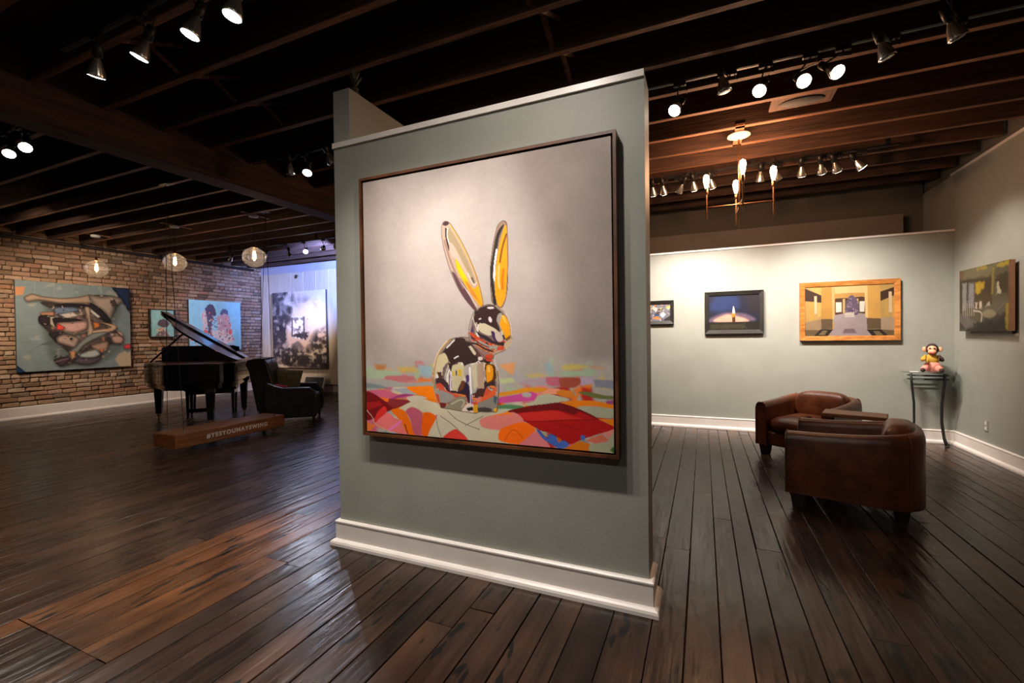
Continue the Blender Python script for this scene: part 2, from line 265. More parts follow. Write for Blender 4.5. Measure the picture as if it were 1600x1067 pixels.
ART = {
 'rabbit': ((173, 162, 157), [
  ["f",[150,138,132],138.9,0.0,1,[656,-85,1026,-50,1036,780,882,742,794,363]],
  ["f",[158,146,139],165.0,0.0,1,[-90,-53,75,-26,68,703,-100,809]],
  ["f",[190,178,173],225.3,0.0,1,[227,143,557,118,794,405,748,658,223,654,134,379]],
  ["f",[170,163,153],46.8,0.0,1,[-48,743,339,769,725,723,1036,724,1036,1039,-51,1069]],
  ["s",[[190,120,120],[165,180,150],[225,150,90],[170,160,165],[150,170,178],[195,170,110]],50,36.9,31,[-1,745,1016,726,1016,786,-1,814]],
  ["s",[[205,95,125],[235,125,10],[165,180,150],[190,110,115],[175,30,30],[205,195,170],[180,170,180],[225,130,120],[120,135,135],[240,110,20]],120,54.0,32,[-1,814,1016,786,1016,1005,-4,1039]],
  ["f",[185,120,70],19.4,0.0,1,[44,729,101,732,91,759,58,763]],
  ["f",[200,165,90],18.5,0.0,1,[153,739,235,738,252,756,171,761]],
  ["f",[165,180,150],12.3,0.0,1,[4,741,43,752,129,751,171,765,115,781,9,787]],
  ["f",[150,175,185],17.6,0.0,1,[252,727,313,734,313,773,270,770]],
  ["f",[190,110,115],6.6,0.0,1,[96,777,138,773,234,775,216,793,161,799,101,792]],
  ["f",[225,120,60],5.3,0.0,1,[248,780,313,782,317,793,261,792]],
  ["f",[165,160,155],4.9,0.0,1,[8,806,96,789,198,801,322,791,321,812,198,816,91,819]],
  ["f",[120,135,135],7.9,0.0,1,[-1,806,67,812,124,826,-2,826]],
  ["f",[165,165,170],2.8,0.0,1,[129,826,198,820,252,844,198,846]],
  ["f",[255,130,10],1.4,0.0,1,[198,816,261,811,321,812,342,865,274,847,234,837]],
  ["f",[205,95,125],2.5,0.0,1,[-7,838,91,831,161,847,225,843,207,855,114,864,-7,853]],
  ["f",[165,60,120],1.8,0.0,1,[170,845,225,843,225,848,175,856,105,872]],
  ["f",[120,20,25],2.0,0.0,1,[-7,845,38,848,81,869,114,879,234,866,114,913,-8,958]],
  ["f",[140,45,50],2.8,0.0,1,[114,864,234,866,137,900,105,887]],
  ["f",[165,30,30],4.0,0.0,1,[-5,884,66,877,81,892,-3,919]],
  ["f",[215,45,40],1.0,0.0,1,[37,955,56,919,90,895,102,917,66,946,41,966]],
  ["f",[205,195,175],1.4,0.0,1,[198,855,269,847,347,876,372,896,233,877]],
  ["f",[205,195,165],1.4,0.0,1,[161,901,242,866,359,883,351,912,295,918,229,892,197,909]],
  ["f",[235,125,10],1.3,0.0,1,[273,857,321,854,355,873,313,867]],
  ["f",[230,115,115],1.0,0.0,1,[36,974,104,921,137,938,169,951,197,997,113,992]],
  ["f",[240,110,10],0.9,0.0,1,[123,912,147,902,193,913,237,1000,197,997,169,951]],
  ["f",[190,90,110],0.9,0.0,1,[193,909,224,892,269,912,275,988,233,999,215,941]],
  ["f",[235,95,5],0.9,0.0,1,[273,916,312,910,331,930,299,999,268,998]],
  ["f",[200,190,165],0.9,0.0,1,[294,1001,333,930,351,894,380,889,421,894,653,895,652,1015,358,1007]],
  ["f",[215,60,50],0.8,0.0,1,[363,1004,388,977,417,964,445,976,465,1003]],
  ["f",[225,125,125],1.2,0.0,1,[529,929,553,908,597,925,578,947]],
  ["f",[230,120,60],1.5,0.0,1,[-8,962,41,974,21,998,-8,998]],
  ["k",[125,115,98],0.8,1.5,1,[384,899,421,929,481,950,553,965]],
  ["k",[125,115,98],0.9,1.5,1,[334,927,338,962,358,1004]],
  ["k",[125,115,98],0.8,1.4,1,[458,948,533,909]],
  ["k",[125,115,98],0.8,1.5,1,[351,919,405,947,445,980]],
  ["k",[235,120,180],3.7,5.1,1,[169,951,113,988]],
  ["k",[205,160,135],1.0,2.0,1,[-2,915,32,944,36,970,113,994]],
  ["k",[95,45,30],1.8,2.1,1,[188,961,201,997]],
  ["f",[195,175,100],11.1,0.0,1,[830,726,871,719,917,725,889,736,841,739]],
  ["f",[190,150,125],10.6,0.0,1,[917,722,963,725,977,735,928,732]],
  ["f",[160,180,150],11.2,0.0,1,[826,748,871,740,942,739,928,756,834,758]],
  ["f",[185,195,140],10.1,0.0,1,[597,774,651,769,659,784,605,792]],
  ["f",[190,170,115],9.6,0.0,1,[699,757,750,749,781,759,719,768]],
  ["f",[170,150,160],6.5,0.0,1,[667,783,719,771,773,770,773,792,711,793]],
  ["f",[190,100,120],6.1,0.0,1,[773,766,796,762,826,765,826,790,781,791]],
  ["f",[160,75,55],6.0,0.0,1,[823,765,889,764,892,781,871,796,826,794]],
  ["f",[180,160,180],6.5,0.0,1,[892,761,935,763,942,780,896,788]],
  ["f",[130,130,145],6.3,0.0,1,[935,767,1004,769,1004,796,942,791]],
  ["f",[220,140,30],2.5,0.0,1,[596,823,650,814,703,801,777,801,758,814,691,820,600,834]],
  ["f",[235,150,115],1.9,0.0,1,[758,817,785,802,823,803,815,819,773,821]],
  ["f",[215,125,35],1.9,0.0,1,[811,812,830,804,867,810,865,831,819,823]],
  ["f",[200,75,145],2.5,0.0,1,[592,842,675,824,719,815,742,825,727,844,691,849,592,859]],
  ["f",[180,180,155],2.3,0.0,1,[742,829,781,820,819,826,856,835,811,848,719,863,691,858,730,848]],
  ["f",[105,110,60],2.9,0.0,1,[885,810,914,807,970,817,1004,819,1004,829,949,828,907,819]],
  ["f",[230,125,20],1.1,0.0,1,[826,847,878,838,942,837,1004,846,1004,858,942,856,899,854,878,862]],
  ["f",[150,70,120],1.7,0.0,1,[973,837,1004,829,1004,845,980,844]],
  ["f",[235,125,90],1.4,0.0,1,[907,852,949,851,949,859,924,859]],
  ["f",[165,165,140],1.1,0.0,1,[878,862,914,854,1004,860,997,887,949,890,907,879]],
  ["f",[85,135,90],2.1,0.0,1,[588,869,638,863,691,866,671,876,588,880]],
  ["f",[190,190,165],1.7,0.0,1,[588,880,675,876,638,885,592,891]],
  ["f",[225,125,20],1.0,0.0,1,[949,893,1004,892,1004,917]],
  ["f",[110,18,20],0.8,0.0,1,[630,885,715,863,766,855,811,848,856,855,921,878,949,897,834,882,746,887,658,897]],
  ["f",[175,22,22],0.8,0.0,1,[654,895,746,880,811,873,870,884,889,874,949,897,1004,919,942,946,899,963,852,984,811,962,781,950,750,945,691,916]],
  ["f",[202,42,36],3.3,0.0,1,[662,895,746,881,811,875,856,888,907,899,834,904,750,914,691,914]],
  ["f",[225,130,120],1.3,0.0,1,[527,917,650,888,691,919,638,941,596,955,527,948]],
  ["f",[245,125,40],1.3,0.0,1,[553,913,630,887,650,896,596,904]],
  ["f",[205,195,165],0.9,0.0,1,[518,953,594,959,600,1004,518,1003]],
  ["f",[255,110,15],0.8,0.0,1,[596,959,617,942,687,920,734,942,698,978,674,1000,596,991]],
  ["f",[225,125,130],0.8,0.0,1,[678,1000,698,978,738,946,761,969,784,1004]],
  ["f",[70,105,190],0.8,0.0,1,[738,946,750,945,769,969,775,965,788,953,807,962,815,980,833,971,850,981,848,991,822,1002,796,992,761,973]],
  ["f",[215,115,20],0.7,0.0,1,[830,1002,889,970,921,975,931,1009]],
  ["f",[205,110,85],0.7,0.0,1,[907,966,963,941,984,960,942,975]],
  ["f",[165,165,135],0.7,0.0,1,[921,982,977,967,1004,926,1004,1009,928,1007]],
  ["f",[70,100,50],1.4,0.0,1,[987,990,1004,973,1004,1006]],
  ["f",[175,165,160],3.9,0.0,1,[721,825,718,830,712,834,703,835,694,834,687,831,685,827,687,822,694,818,703,817,712,818,718,821]],
  ["f",[70,105,190],1.1,0.0,1,[907,957,906,961,903,964,899,966,895,965,892,962,891,958,892,954,895,950,899,949,903,950,906,953]],
  ["k",[130,15,20],1.6,1.4,1,[691,916,750,916,834,904,942,897]],
  ["k",[130,15,20],2.3,1.0,1,[781,910,804,916,892,935]],
  ["k",[205,80,5],1.7,1.3,1,[617,988,650,940,686,975]],
  ["k",[95,20,60],0.8,1.0,1,[738,942,781,975,788,951,811,962,819,976,837,969,852,982]],
  ["c",[0,0,0],2,0,1,[453,626,420,628,393,635,369,655,348,680,335,707,326,736,320,771,320,806,327,835,340,869,354,889,385,890,418,894,445,897,484,899,503,902,512,895,535,893,566,891,590,893,592,853,597,820,598,787,592,752,586,725,580,708,579,695,563,684,536,662,504,639,485,628]],
  ["f",[58,40,38],1.3,0.0,1,[386,660,403,641,426,629,459,630,472,655,485,681,497,700,516,711,497,720,472,726,459,734,449,717,426,720,409,729,396,718,386,689,374,678]],
  ["f",[205,190,150],2.1,0.0,1,[345,698,372,683,386,698,389,718,372,727,362,747,348,753,334,768,338,727]],
  ["f",[80,50,40],1.4,0.0,1,[339,756,358,753,362,776,351,782]],
  ["f",[70,45,50],1.7,0.0,1,[348,782,385,792,399,818,368,807]],
  ["f",[60,40,40],1.7,0.0,1,[389,718,409,726,402,752,396,746]],
  ["f",[200,190,150],1.3,0.0,1,[409,729,452,726,458,751,452,791,435,800,409,795,404,761]],
  ["f",[215,175,50],0.7,0.0,1,[407,752,416,752,416,769,407,769]],
  ["f",[215,175,50],0.7,0.0,1,[432,744,445,744,445,768,432,769]],
  ["f",[80,70,60],0.7,0.0,1,[421,747,427,747,427,767,421,767]],
  ["f",[175,165,155],1.3,0.0,1,[459,731,510,723,510,812,490,829,471,790,458,768]],
  ["f",[200,190,160],1.6,0.0,1,[488,726,507,725,510,800,497,812,491,773]],
  ["f",[180,150,130],1.3,0.0,1,[513,722,538,714,538,811,513,812]],
  ["f",[90,60,60],1.3,0.0,1,[485,658,517,675,535,695,542,711,517,700,498,684]],
  ["f",[205,195,160],1.0,0.0,1,[475,658,491,661,504,681,497,689]],
  ["f",[90,55,20],0.9,0.0,1,[543,724,580,726,586,752,585,778,563,788,547,787]],
  ["f",[235,150,25],1.2,0.0,1,[548,729,573,730,574,771,560,784,548,783]],
  ["f",[250,190,90],2.5,0.0,1,[552,730,563,730,563,750,554,752]],
  ["f",[205,65,40],1.2,0.0,1,[545,692,573,697,574,714,548,711]],
  ["f",[75,45,40],1.0,0.0,1,[513,814,535,811,535,839,522,839,497,846]],
  ["f",[220,95,50],0.9,0.0,1,[578,810,588,804,584,823,563,846,535,855,509,865,500,851,535,839,557,827]],
  ["f",[215,125,105],1.3,0.0,1,[500,848,528,842,525,856,509,862]],
  ["f",[205,85,70],1.0,0.0,1,[341,802,361,816,398,829,428,837,438,842,412,843,371,824,344,817]],
  ["f",[150,145,140],1.7,0.0,1,[337,823,385,830,412,843,398,861,378,870,351,872,337,846]],
  ["f",[120,150,120],1.7,0.0,1,[322,794,334,805,334,820,323,817]],
  ["f",[140,132,110],1.4,0.0,1,[374,888,398,861,428,845,458,844,466,858,455,878,441,895,411,892]],
  ["f",[110,40,40],1.0,0.0,1,[347,869,381,870,374,886,356,890]],
  ["f",[200,80,40],1.0,0.0,1,[330,835,347,840,351,874,339,863]],
  ["f",[50,35,55],1.0,0.0,1,[465,765,478,765,476,787,471,790,481,829,484,857,474,866,461,836,428,825,448,785,465,790]],
  ["f",[110,60,40],1.3,0.0,1,[445,785,461,791,452,816,432,825]],
  ["f",[225,205,195],1.0,0.0,1,[445,893,471,866,497,871,496,900,464,897]],
  ["f",[40,35,30],1.3,0.0,1,[464,884,490,877,493,891,471,894]],
  ["f",[225,160,30],1.0,0.0,1,[493,871,511,869,511,899,493,899]],
  ["f",[140,135,125],1.6,0.0,1,[513,864,535,855,575,837,591,842,589,890,516,894]],
  ["f",[70,65,60],2.5,0.0,1,[512,881,541,877,566,881,563,892,516,894]],
  ["f",[75,95,105],1.2,0.0,1,[575,834,590,837,584,867,575,854]],
  ["f",[235,175,30],0.9,0.0,1,[575,881,587,876,591,893,576,894]],
  ["k",[70,45,35],1.3,1.1,1,[453,626,420,628,393,635,369,655,348,680,335,707,326,736,320,771,320,806,327,835,340,869,354,889,385,890,418,894,445,897,484,899,503,902,512,895,535,893,566,891,590,893,592,853,597,820,598,787,592,752,586,725,580,708,579,695,563,684,536,662,504,639,485,628,453,626]],
  ["k",[225,200,160],1.0,0.8,1,[393,635,369,655,348,680,335,707,326,736,320,771,320,806,327,835,340,869,354,889]],
  ["k",[190,140,70],1.7,2.7,1,[398,633,361,666,340,698,329,733,324,776,324,811]],
  ["k",[235,220,195],1.3,1.5,1,[386,638,352,672,335,702,325,736]],
  ["k",[240,235,240],1.6,4.2,1,[481,737,482,773,485,829,484,863]],
  ["k",[90,50,130],1.3,4.2,1,[472,768,468,790]],
  ["k",[130,80,170],1.3,2.6,1,[485,835,486,866]],
  ["k",[235,225,240],1.3,2.3,1,[401,755,398,821]],
  ["k",[150,100,160],1.0,1.3,1,[394,755,392,818]],
  ["k",[185,178,150],2.0,2.7,1,[402,872,442,851,458,861,445,882]],
  ["k",[230,215,205],0.9,1.4,1,[580,697,583,716,592,744]],
  ["k",[240,235,230],1.0,2.7,1,[386,663,416,637]],
  ["k",[240,235,230],1.0,2.3,1,[416,703,433,695]],
  ["f",[225,205,195],1.6,0.0,1,[534,703,533,707,529,709,524,710,520,709,516,707,515,703,516,699,520,697,524,696,529,697,533,699]],
  ["k",[235,225,220],1.0,1.4,1,[484,726,513,717,523,703]],
  ["c",[0,0,0],2,0,2,[519,522,542,513,565,511,588,515,610,527,627,545,640,563,647,585,651,614,650,640,642,657,627,671,612,679,592,684,577,693,575,704,549,704,529,686,508,668,487,647,477,622,478,601,482,583,488,562,496,544,504,529]],
  ["f",[60,40,38],1.3,0.0,1,[503,535,530,521,560,514,585,518,603,541,593,557,593,574,600,595,606,607,593,603,575,590,550,582,529,575,516,581,511,561]],
  ["f",[170,160,150],1.5,0.0,1,[603,544,614,546,608,568,603,580,593,572,594,554]],
  ["f",[245,165,20],1.0,0.0,1,[613,551,625,553,637,574,643,596,644,622,634,635,625,633,617,613,608,595,604,579]],
  ["f",[130,80,20],1.2,0.0,1,[625,633,642,622,643,632,632,639]],
  ["f",[255,205,90],2.5,0.0,1,[611,552,620,553,632,580,625,578]],
  ["f",[215,200,170],1.6,0.0,1,[521,581,542,577,570,590,588,599,600,613,605,630,587,635,575,621,557,621,529,609,519,597]],
  ["f",[70,45,90],1.3,0.0,1,[570,605,583,610,587,632,595,644,582,639,572,623]],
  ["f",[205,185,175],1.5,0.0,1,[588,606,607,613,617,635,605,644,592,639]],
  ["f",[55,40,45],1.3,0.0,1,[511,604,529,616,555,625,575,639,595,646,618,644,621,657,600,657,575,650,542,634,519,620]],
  ["f",[200,75,45],1.1,0.0,1,[479,608,493,610,511,622,529,632,549,643,544,648,524,638,503,631,485,619]],
  ["f",[160,155,145],1.6,0.0,1,[519,636,544,649,570,659,595,657,592,668,567,668,539,657,521,645]],
  ["f",[205,75,50],1.0,0.0,1,[555,644,575,651,570,657,557,653]],
  ["f",[205,75,50],1.2,0.0,1,[592,664,605,659,620,662,615,672,597,673]],
  ["f",[150,115,108],1.6,0.0,1,[492,656,516,661,542,675,570,684,580,691,575,704,539,704,518,679]],
  ["f",[200,70,40],1.0,0.0,1,[547,691,567,687,576,694,567,704,544,704]],
  ["f",[200,175,140],1.2,0.0,1,[622,648,647,631,649,644,639,660,627,668,621,662]],
  ["f",[205,195,165],1.1,0.0,1,[477,661,487,656,508,684,503,693]],
  ["k",[80,55,45],1.0,0.9,1,[519,522,542,513,565,511,588,515,610,527,627,545,640,563,647,585,651,614,650,640,642,657,627,671,612,679,592,684,577,693,575,704,549,704,529,686,508,668,487,647,477,622,478,601,482,583,488,562,496,544,504,529,519,522]],
  ["k",[225,205,180],0.8,0.8,1,[588,515,610,527,627,545,640,563,647,585,651,614,650,640,642,657,627,671]],
  ["k",[60,40,45],1.6,3.2,1,[490,647,516,652,544,670,575,677]],
  ["k",[95,50,60],1.3,1.8,1,[493,631,516,645,542,657,560,662]],
  ["f",[235,215,215],1.3,0.0,1,[583,524,581,526,576,527,569,528,562,527,557,525,555,523,557,521,562,519,569,519,576,520,581,522]],
  ["f",[240,220,225],1.3,0.0,1,[573,563,573,569,572,573,569,575,566,574,562,571,560,566,559,561,561,557,563,555,567,555,570,559]],
  ["f",[240,225,225],1.0,0.0,1,[532,560,532,561,530,562,527,563,524,564,522,564,520,563,521,562,523,560,525,559,528,558,531,559]],
  ["k",[235,215,190],1.0,1.1,1,[627,545,641,567,647,591,650,622]],
  ["k",[230,210,200],2.1,1.8,1,[496,553,501,574,516,602]],
  ["k",[235,225,220],1.1,1.9,1,[384,665,418,635]],
  ["f",[185,160,142],0.8,0.0,1,[370,214,376,200,389,197,407,206,428,238,452,275,476,319,499,369,518,418,532,470,541,509,529,520,508,531,475,501,443,458,415,407,391,343,374,281,368,239]],
  ["f",[165,145,112],2.5,0.0,1,[399,221,412,236,444,288,472,339,491,382,507,424,499,437,479,408,452,351,415,292,397,263]],
  ["f",[208,174,158],3.3,0.0,1,[407,278,428,301,460,359,491,416,506,448,491,430,459,379,427,339,407,320]],
  ["f",[95,65,72],2.5,0.0,1,[411,383,459,428,498,502,514,528,502,529,467,490,435,440]],
  ["f",[248,165,22],2.0,0.0,1,[427,339,443,357,471,411,499,451,520,442,530,470,538,509,529,517,506,492,475,449,447,406,431,370]],
  ["f",[255,195,10],3.2,0.0,1,[431,344,451,375,479,422,463,421,439,385]],
  ["f",[205,130,50],3.2,0.0,1,[463,411,499,458,526,503,491,471]],
  ["f",[110,90,70],2.0,0.0,1,[499,410,507,431,499,435,487,412]],
  ["f",[60,35,40],1.2,0.0,1,[385,223,393,227,391,255,399,280,401,310,393,287,385,251]],
  ["k",[218,170,85],2.5,3.3,1,[408,212,440,260,472,319,499,372,522,432,538,504]],
  ["k",[238,228,222],1.2,1.8,1,[397,224,391,245,401,281]],
  ["f",[75,50,55],2.0,0.0,1,[402,203,402,208,399,211,392,214,385,214,379,212,376,209,376,204,380,201,386,198,393,198,399,200]],
  ["k",[225,205,195],1.6,1.6,1,[427,391,467,449,514,516]],
  ["k",[235,215,190],1.6,1.6,1,[479,395,503,444,514,431]],
  ["f",[160,130,110],0.7,0.0,1,[599,240,614,224,629,223,638,238,639,327,638,426,632,485,617,522,605,525,590,513,573,504,570,455,568,401,574,345,584,289]],
  ["f",[50,42,40],1.1,0.0,1,[621,236,603,254,591,283,580,335,570,388,570,428,575,472,581,511,593,511,585,456,583,416,589,363,599,314,606,278,625,240]],
  ["f",[240,235,235],1.1,0.0,1,[599,320,593,320,585,362,581,402,582,427,588,428,590,376,597,337]],
  ["f",[255,165,25],1.1,0.0,1,[632,238,636,255,638,327,637,426,628,485,616,511,605,522,594,506,587,473,587,429,593,376,602,324,614,279,625,247]],
  ["k",[95,65,60],1.2,1.0,1,[370,214,376,200,389,197,407,206,428,238,452,275,476,319,499,369,518,418,532,470,541,509,529,520,508,531,475,501,443,458,415,407,391,343,374,281,368,239,370,214]],
  ["k",[80,58,48],1.1,0.9,1,[599,240,614,224,629,223,638,238,639,327,638,426,632,485,617,522,605,525,590,513,573,504,570,455,568,401,574,345,584,289,599,240]],
  ["k",[150,115,105],4.1,2.9,1,[381,268,411,362,459,448]],
  ["k",[125,75,22],2.9,3.3,1,[634,271,617,315,608,364]],
  ["k",[215,120,10],3.7,4.4,1,[621,392,615,431,617,458]],
  ["k",[255,205,150],3.0,2.6,1,[604,377,600,423,605,457]],
  ["k",[150,110,85],1.5,1.5,1,[638,278,638,393,630,488]],
 ], 1),
 'figures': ((120, 134, 136), [
  ["s",[[140,152,146],[112,128,125],[150,150,138],[120,140,140]],60,46.6,3,[-10,-1,1007,-14,1001,1001,-11,1007]],
  ["k",[160,172,168],1.5,1.2,0.4,[-2,9,5,985]],
  ["k",[160,172,168],1.5,1.2,0.4,[-12,76,1007,36]],
  ["k",[160,172,168],1.6,1.2,0.4,[148,-3,150,993]],
  ["k",[160,172,168],1.5,1.2,0.4,[-15,220,1006,182]],
  ["k",[160,172,168],1.7,1.3,0.4,[304,-17,302,1002]],
  ["k",[160,172,168],1.6,1.2,0.4,[-19,364,1005,329]],
  ["k",[160,172,168],1.8,1.3,0.4,[468,-31,460,1011]],
  ["k",[160,172,168],1.6,1.2,0.4,[-23,509,1004,476]],
  ["k",[160,172,168],1.8,1.4,0.4,[640,-46,626,1020]],
  ["k",[160,172,168],1.6,1.2,0.4,[-26,655,1003,624]],
  ["k",[160,172,168],1.9,1.5,0.4,[819,-61,799,1029]],
  ["k",[160,172,168],1.6,1.2,0.4,[-30,802,1002,773]],
  ["k",[160,172,168],2.0,1.5,0.4,[1008,-77,980,1039]],
  ["k",[160,172,168],1.6,1.2,0.4,[-34,949,1001,923]],
  ["f",[48,48,48],43.8,0,0.55,[825,5,1024,2,1021,359,912,161]],
  ["f",[35,50,80],5.8,13.6,1,[819,-12,1018,-15,1015,341,906,144],0.55],
  ["f",[48,48,48],35.5,0,0.55,[-12,920,81,1035,-15,1035]],
  ["f",[30,55,95],3.1,0.0,1,[-17,904,76,1018,-20,1018],0.55],
  ["f",[196,135,92],10.9,10.9,1,[-4,75,74,70,64,165,-6,169]],
  ["f",[48,48,48],45.7,0,0.55,[927,738,1009,730,1008,794,937,796]],
  ["f",[215,70,75],4.0,0.0,1,[921,720,1003,712,1002,776,931,778],0.55],
  ["f",[185,165,140],20.0,20.0,1,[860,866,951,817,1012,832,1011,1002,859,981]],
  ["f",[95,104,102],76.6,0.0,1,[283,226,885,232,863,472,931,727,703,948,425,972,270,881,203,483]],
  ["f",[90,95,95],11.3,0.0,1,[90,788,173,714,282,710,292,657,198,692]],
  ["f",[48,48,48],37.1,0,0.55,[188,247,373,226,625,135,814,123,922,160,861,289,811,440,859,540,928,642,897,718,769,742,709,878,595,967,467,942,360,974,292,899,433,856,330,710,264,592,183,476,193,396,303,334]],
  ["f",[98,84,78],6.6,0.0,1,[183,231,368,210,619,118,808,106,916,143,855,271,805,423,853,523,922,624,891,700,763,724,704,860,589,949,462,925,355,957,287,882,427,839,325,693,259,575,178,460,188,380,298,318],0.55],
  ["s",[[165,140,120],[150,120,105],[60,50,50],[190,165,150],[110,105,105],[40,36,40],[175,110,90],[120,125,125]],150,34.0,21,[299,260,619,136,896,144,834,410,911,688,703,898,444,937,287,882,326,622,187,426]],
  ["f",[48,48,48],35.8,0,0.55,[68,197,133,154,214,177,374,185,515,159,625,129,651,224,443,246,356,250,188,224,91,246]],
  ["f",[165,140,120],4.0,0.0,1,[64,182,128,138,209,162,369,169,510,143,619,112,646,207,438,230,351,234,184,209,86,231],0.55],
  ["f",[48,48,48],41.5,0,0.55,[606,130,718,141,814,123,912,148,929,198,861,257,851,302,801,428,744,343,642,249]],
  ["f",[160,145,130],5.5,0.0,1,[601,113,712,124,808,106,906,131,923,180,856,240,845,284,795,411,739,326,636,232],0.55],
  ["f",[48,48,48],43.8,0,0.55,[803,204,852,164,876,238,832,256]],
  ["f",[70,60,55],7.7,0.0,1,[798,187,847,147,870,221,826,239],0.55],
  ["f",[48,48,48],38.3,0,0.55,[304,276,408,242,605,251,623,225,716,294,811,428,772,460,622,347,531,290,355,291]],
  ["f",[40,35,40],3.4,0.0,1,[299,260,403,226,599,234,618,209,711,277,805,410,766,442,616,330,526,273,350,275],0.55],
  ["f",[48,48,48],38.4,0,0.55,[312,299,477,286,513,327,406,366,311,371]],
  ["f",[100,115,135],4.2,0.0,1,[307,283,472,270,507,310,401,350,306,355],0.55],
  ["f",[48,48,48],38.7,0,0.55,[336,374,459,340,521,386,405,425]],
  ["f",[190,180,170],4.3,0.0,1,[331,358,454,324,515,370,400,409],0.55],
  ["f",[48,48,48],41.7,0,0.55,[613,286,715,393,686,408,613,335]],
  ["f",[190,185,180],3.7,0.0,1,[608,270,709,376,681,391,607,318],0.55],
  ["f",[48,48,48],37.1,0,0.55,[185,362,303,346,302,393,201,398]],
  ["f",[170,120,95],3.3,0.0,1,[181,346,298,330,297,376,196,382],0.55],
  ["f",[48,48,48],37.1,0,0.55,[185,396,268,394,266,489,199,496,174,454]],
  ["f",[45,35,38],2.5,0.0,1,[180,380,263,377,261,473,194,480,169,438],0.55],
  ["f",[48,48,48],38.0,0,0.55,[268,405,310,404,307,539,266,489]],
  ["f",[180,165,145],3.4,0.0,1,[263,389,305,388,303,522,261,473],0.55],
  ["f",[48,48,48],38.4,0,0.55,[301,416,493,423,547,446,439,472,334,474,316,527,292,463]],
  ["f",[35,32,35],3.4,0.0,1,[296,400,488,406,542,429,434,455,329,457,311,510,287,447],0.55],
  ["f",[48,48,48],41.1,0,0.55,[563,289,613,286,620,444,646,591,581,622,593,445]],
  ["f",[175,150,130],4.5,0.0,1,[558,272,608,270,615,427,641,574,576,605,587,428],0.55],
  ["f",[48,48,48],38.7,0,0.55,[326,474,439,460,583,445,582,542,472,594,333,568,316,533]],
  ["f",[190,150,140],4.3,0.0,1,[321,458,434,443,578,428,577,525,467,577,328,551,311,516],0.55],
  ["f",[48,48,48],38.7,0,0.55,[326,480,394,526,367,558,314,553]],
  ["f",[215,70,55],4.3,0.0,1,[321,463,389,509,362,542,309,536],0.55],
  ["f",[48,48,48],39.0,0,0.55,[350,562,473,591,582,555,563,591,437,609]],
  ["f",[100,100,90],6.9,0.0,1,[345,545,467,575,577,538,558,574,432,593],0.55],
  ["f",[48,48,48],42.8,0,0.55,[695,455,849,487,861,540,770,593,637,597,647,554,810,522]],
  ["f",[190,155,125],4.7,0.0,1,[690,438,844,470,855,523,765,576,632,580,642,537,804,504],0.55],
  ["f",[48,48,48],42.1,0,0.55,[639,456,700,467,704,517,647,544]],
  ["f",[195,115,55],5.6,0.0,1,[633,439,694,450,698,499,642,527],0.55],
  ["f",[48,48,48],42.2,0,0.55,[637,591,795,581,580,714,487,834,450,908,419,868,434,796,525,688]],
  ["f",[130,135,130],4.7,0.0,1,[632,574,789,563,574,696,482,816,444,890,414,851,428,779,520,671],0.55],
  ["f",[48,48,48],40.0,0,0.55,[424,808,478,797,468,882,441,907]],
  ["f",[200,140,100],4.4,0.0,1,[419,791,473,780,463,864,436,890],0.55],
  ["f",[48,48,48],38.7,0,0.55,[314,639,367,603,472,627,512,664,470,760,382,729,322,698]],
  ["f",[170,145,130],6.9,0.0,1,[309,622,362,587,467,611,507,647,465,743,377,712,317,681],0.55],
  ["f",[48,48,48],38.1,0,0.55,[256,592,384,580,314,639,321,710,280,650]],
  ["f",[45,40,42],4.2,0.0,1,[251,575,379,563,309,622,317,693,275,634],0.55],
  ["f",[48,48,48],39.9,0,0.55,[427,651,454,645,449,673,431,669]],
  ["f",[30,28,30],4.4,0.0,1,[422,634,449,629,444,656,426,652],0.55],
  ["f",[48,48,48],44.2,0,0.55,[809,641,888,616,936,655,917,721,837,720]],
  ["f",[185,150,135],5.9,0.0,1,[803,624,882,598,930,637,911,703,832,702],0.55],
  ["f",[48,48,48],44.7,0,0.55,[859,553,928,591,933,642,888,606]],
  ["f",[180,150,130],4.9,0.0,1,[853,535,922,573,927,624,882,588],0.55],
  ["f",[48,48,48],42.1,0,0.55,[616,739,769,691,780,767,729,841,644,789]],
  ["f",[170,140,120],5.6,0.0,1,[611,721,764,674,774,749,723,823,638,771],0.55],
  ["f",[48,48,48],43.0,0,0.55,[691,790,739,779,719,841]],
  ["f",[205,120,80],5.7,0.0,1,[686,772,734,761,714,823],0.55],
  ["f",[48,48,48],40.6,0,0.55,[467,912,598,738,616,763,541,823,540,884,709,878,670,946,576,975,476,945]],
  ["f",[85,75,85],5.4,0.0,1,[462,895,593,721,611,746,536,806,535,867,704,860,665,928,571,957,471,928],0.55],
  ["f",[48,48,48],41.1,0,0.55,[518,838,653,789,702,853,633,890,522,881]],
  ["f",[170,175,170],3.6,0.0,1,[513,821,648,772,696,835,628,873,517,864],0.55],
  ["f",[48,48,48],38.7,0,0.55,[292,887,397,867,432,904,351,976,308,938]],
  ["f",[70,55,60],3.4,0.0,1,[287,870,392,850,427,887,346,959,304,921],0.55],
  ["s",[[165,140,120],[150,120,105],[60,50,50],[190,165,150],[110,105,105],[40,36,40],[175,110,90],[120,125,125]],70,14.4,23,[299,260,619,136,896,144,834,410,911,688,703,898,444,937,287,882,326,622,187,426]],
  ["k",[150,125,120],2.6,2.6,1,[295,906,409,869]],
  ["k",[60,50,48],3.3,4.1,1,[184,214,368,239]],
 ], 1),
 'portrait': ((140, 190, 190), [
  ["f",[150,200,205],176.7,0.0,1,[-80,-84,509,-91,332,478,-80,741]],
  ["f",[92,78,88],23.6,29.5,1,[332,427,509,334,759,421,759,602,509,657,303,556]],
  ["f",[212,172,142],23.6,0.0,1,[273,711,568,656,627,758,332,826]],
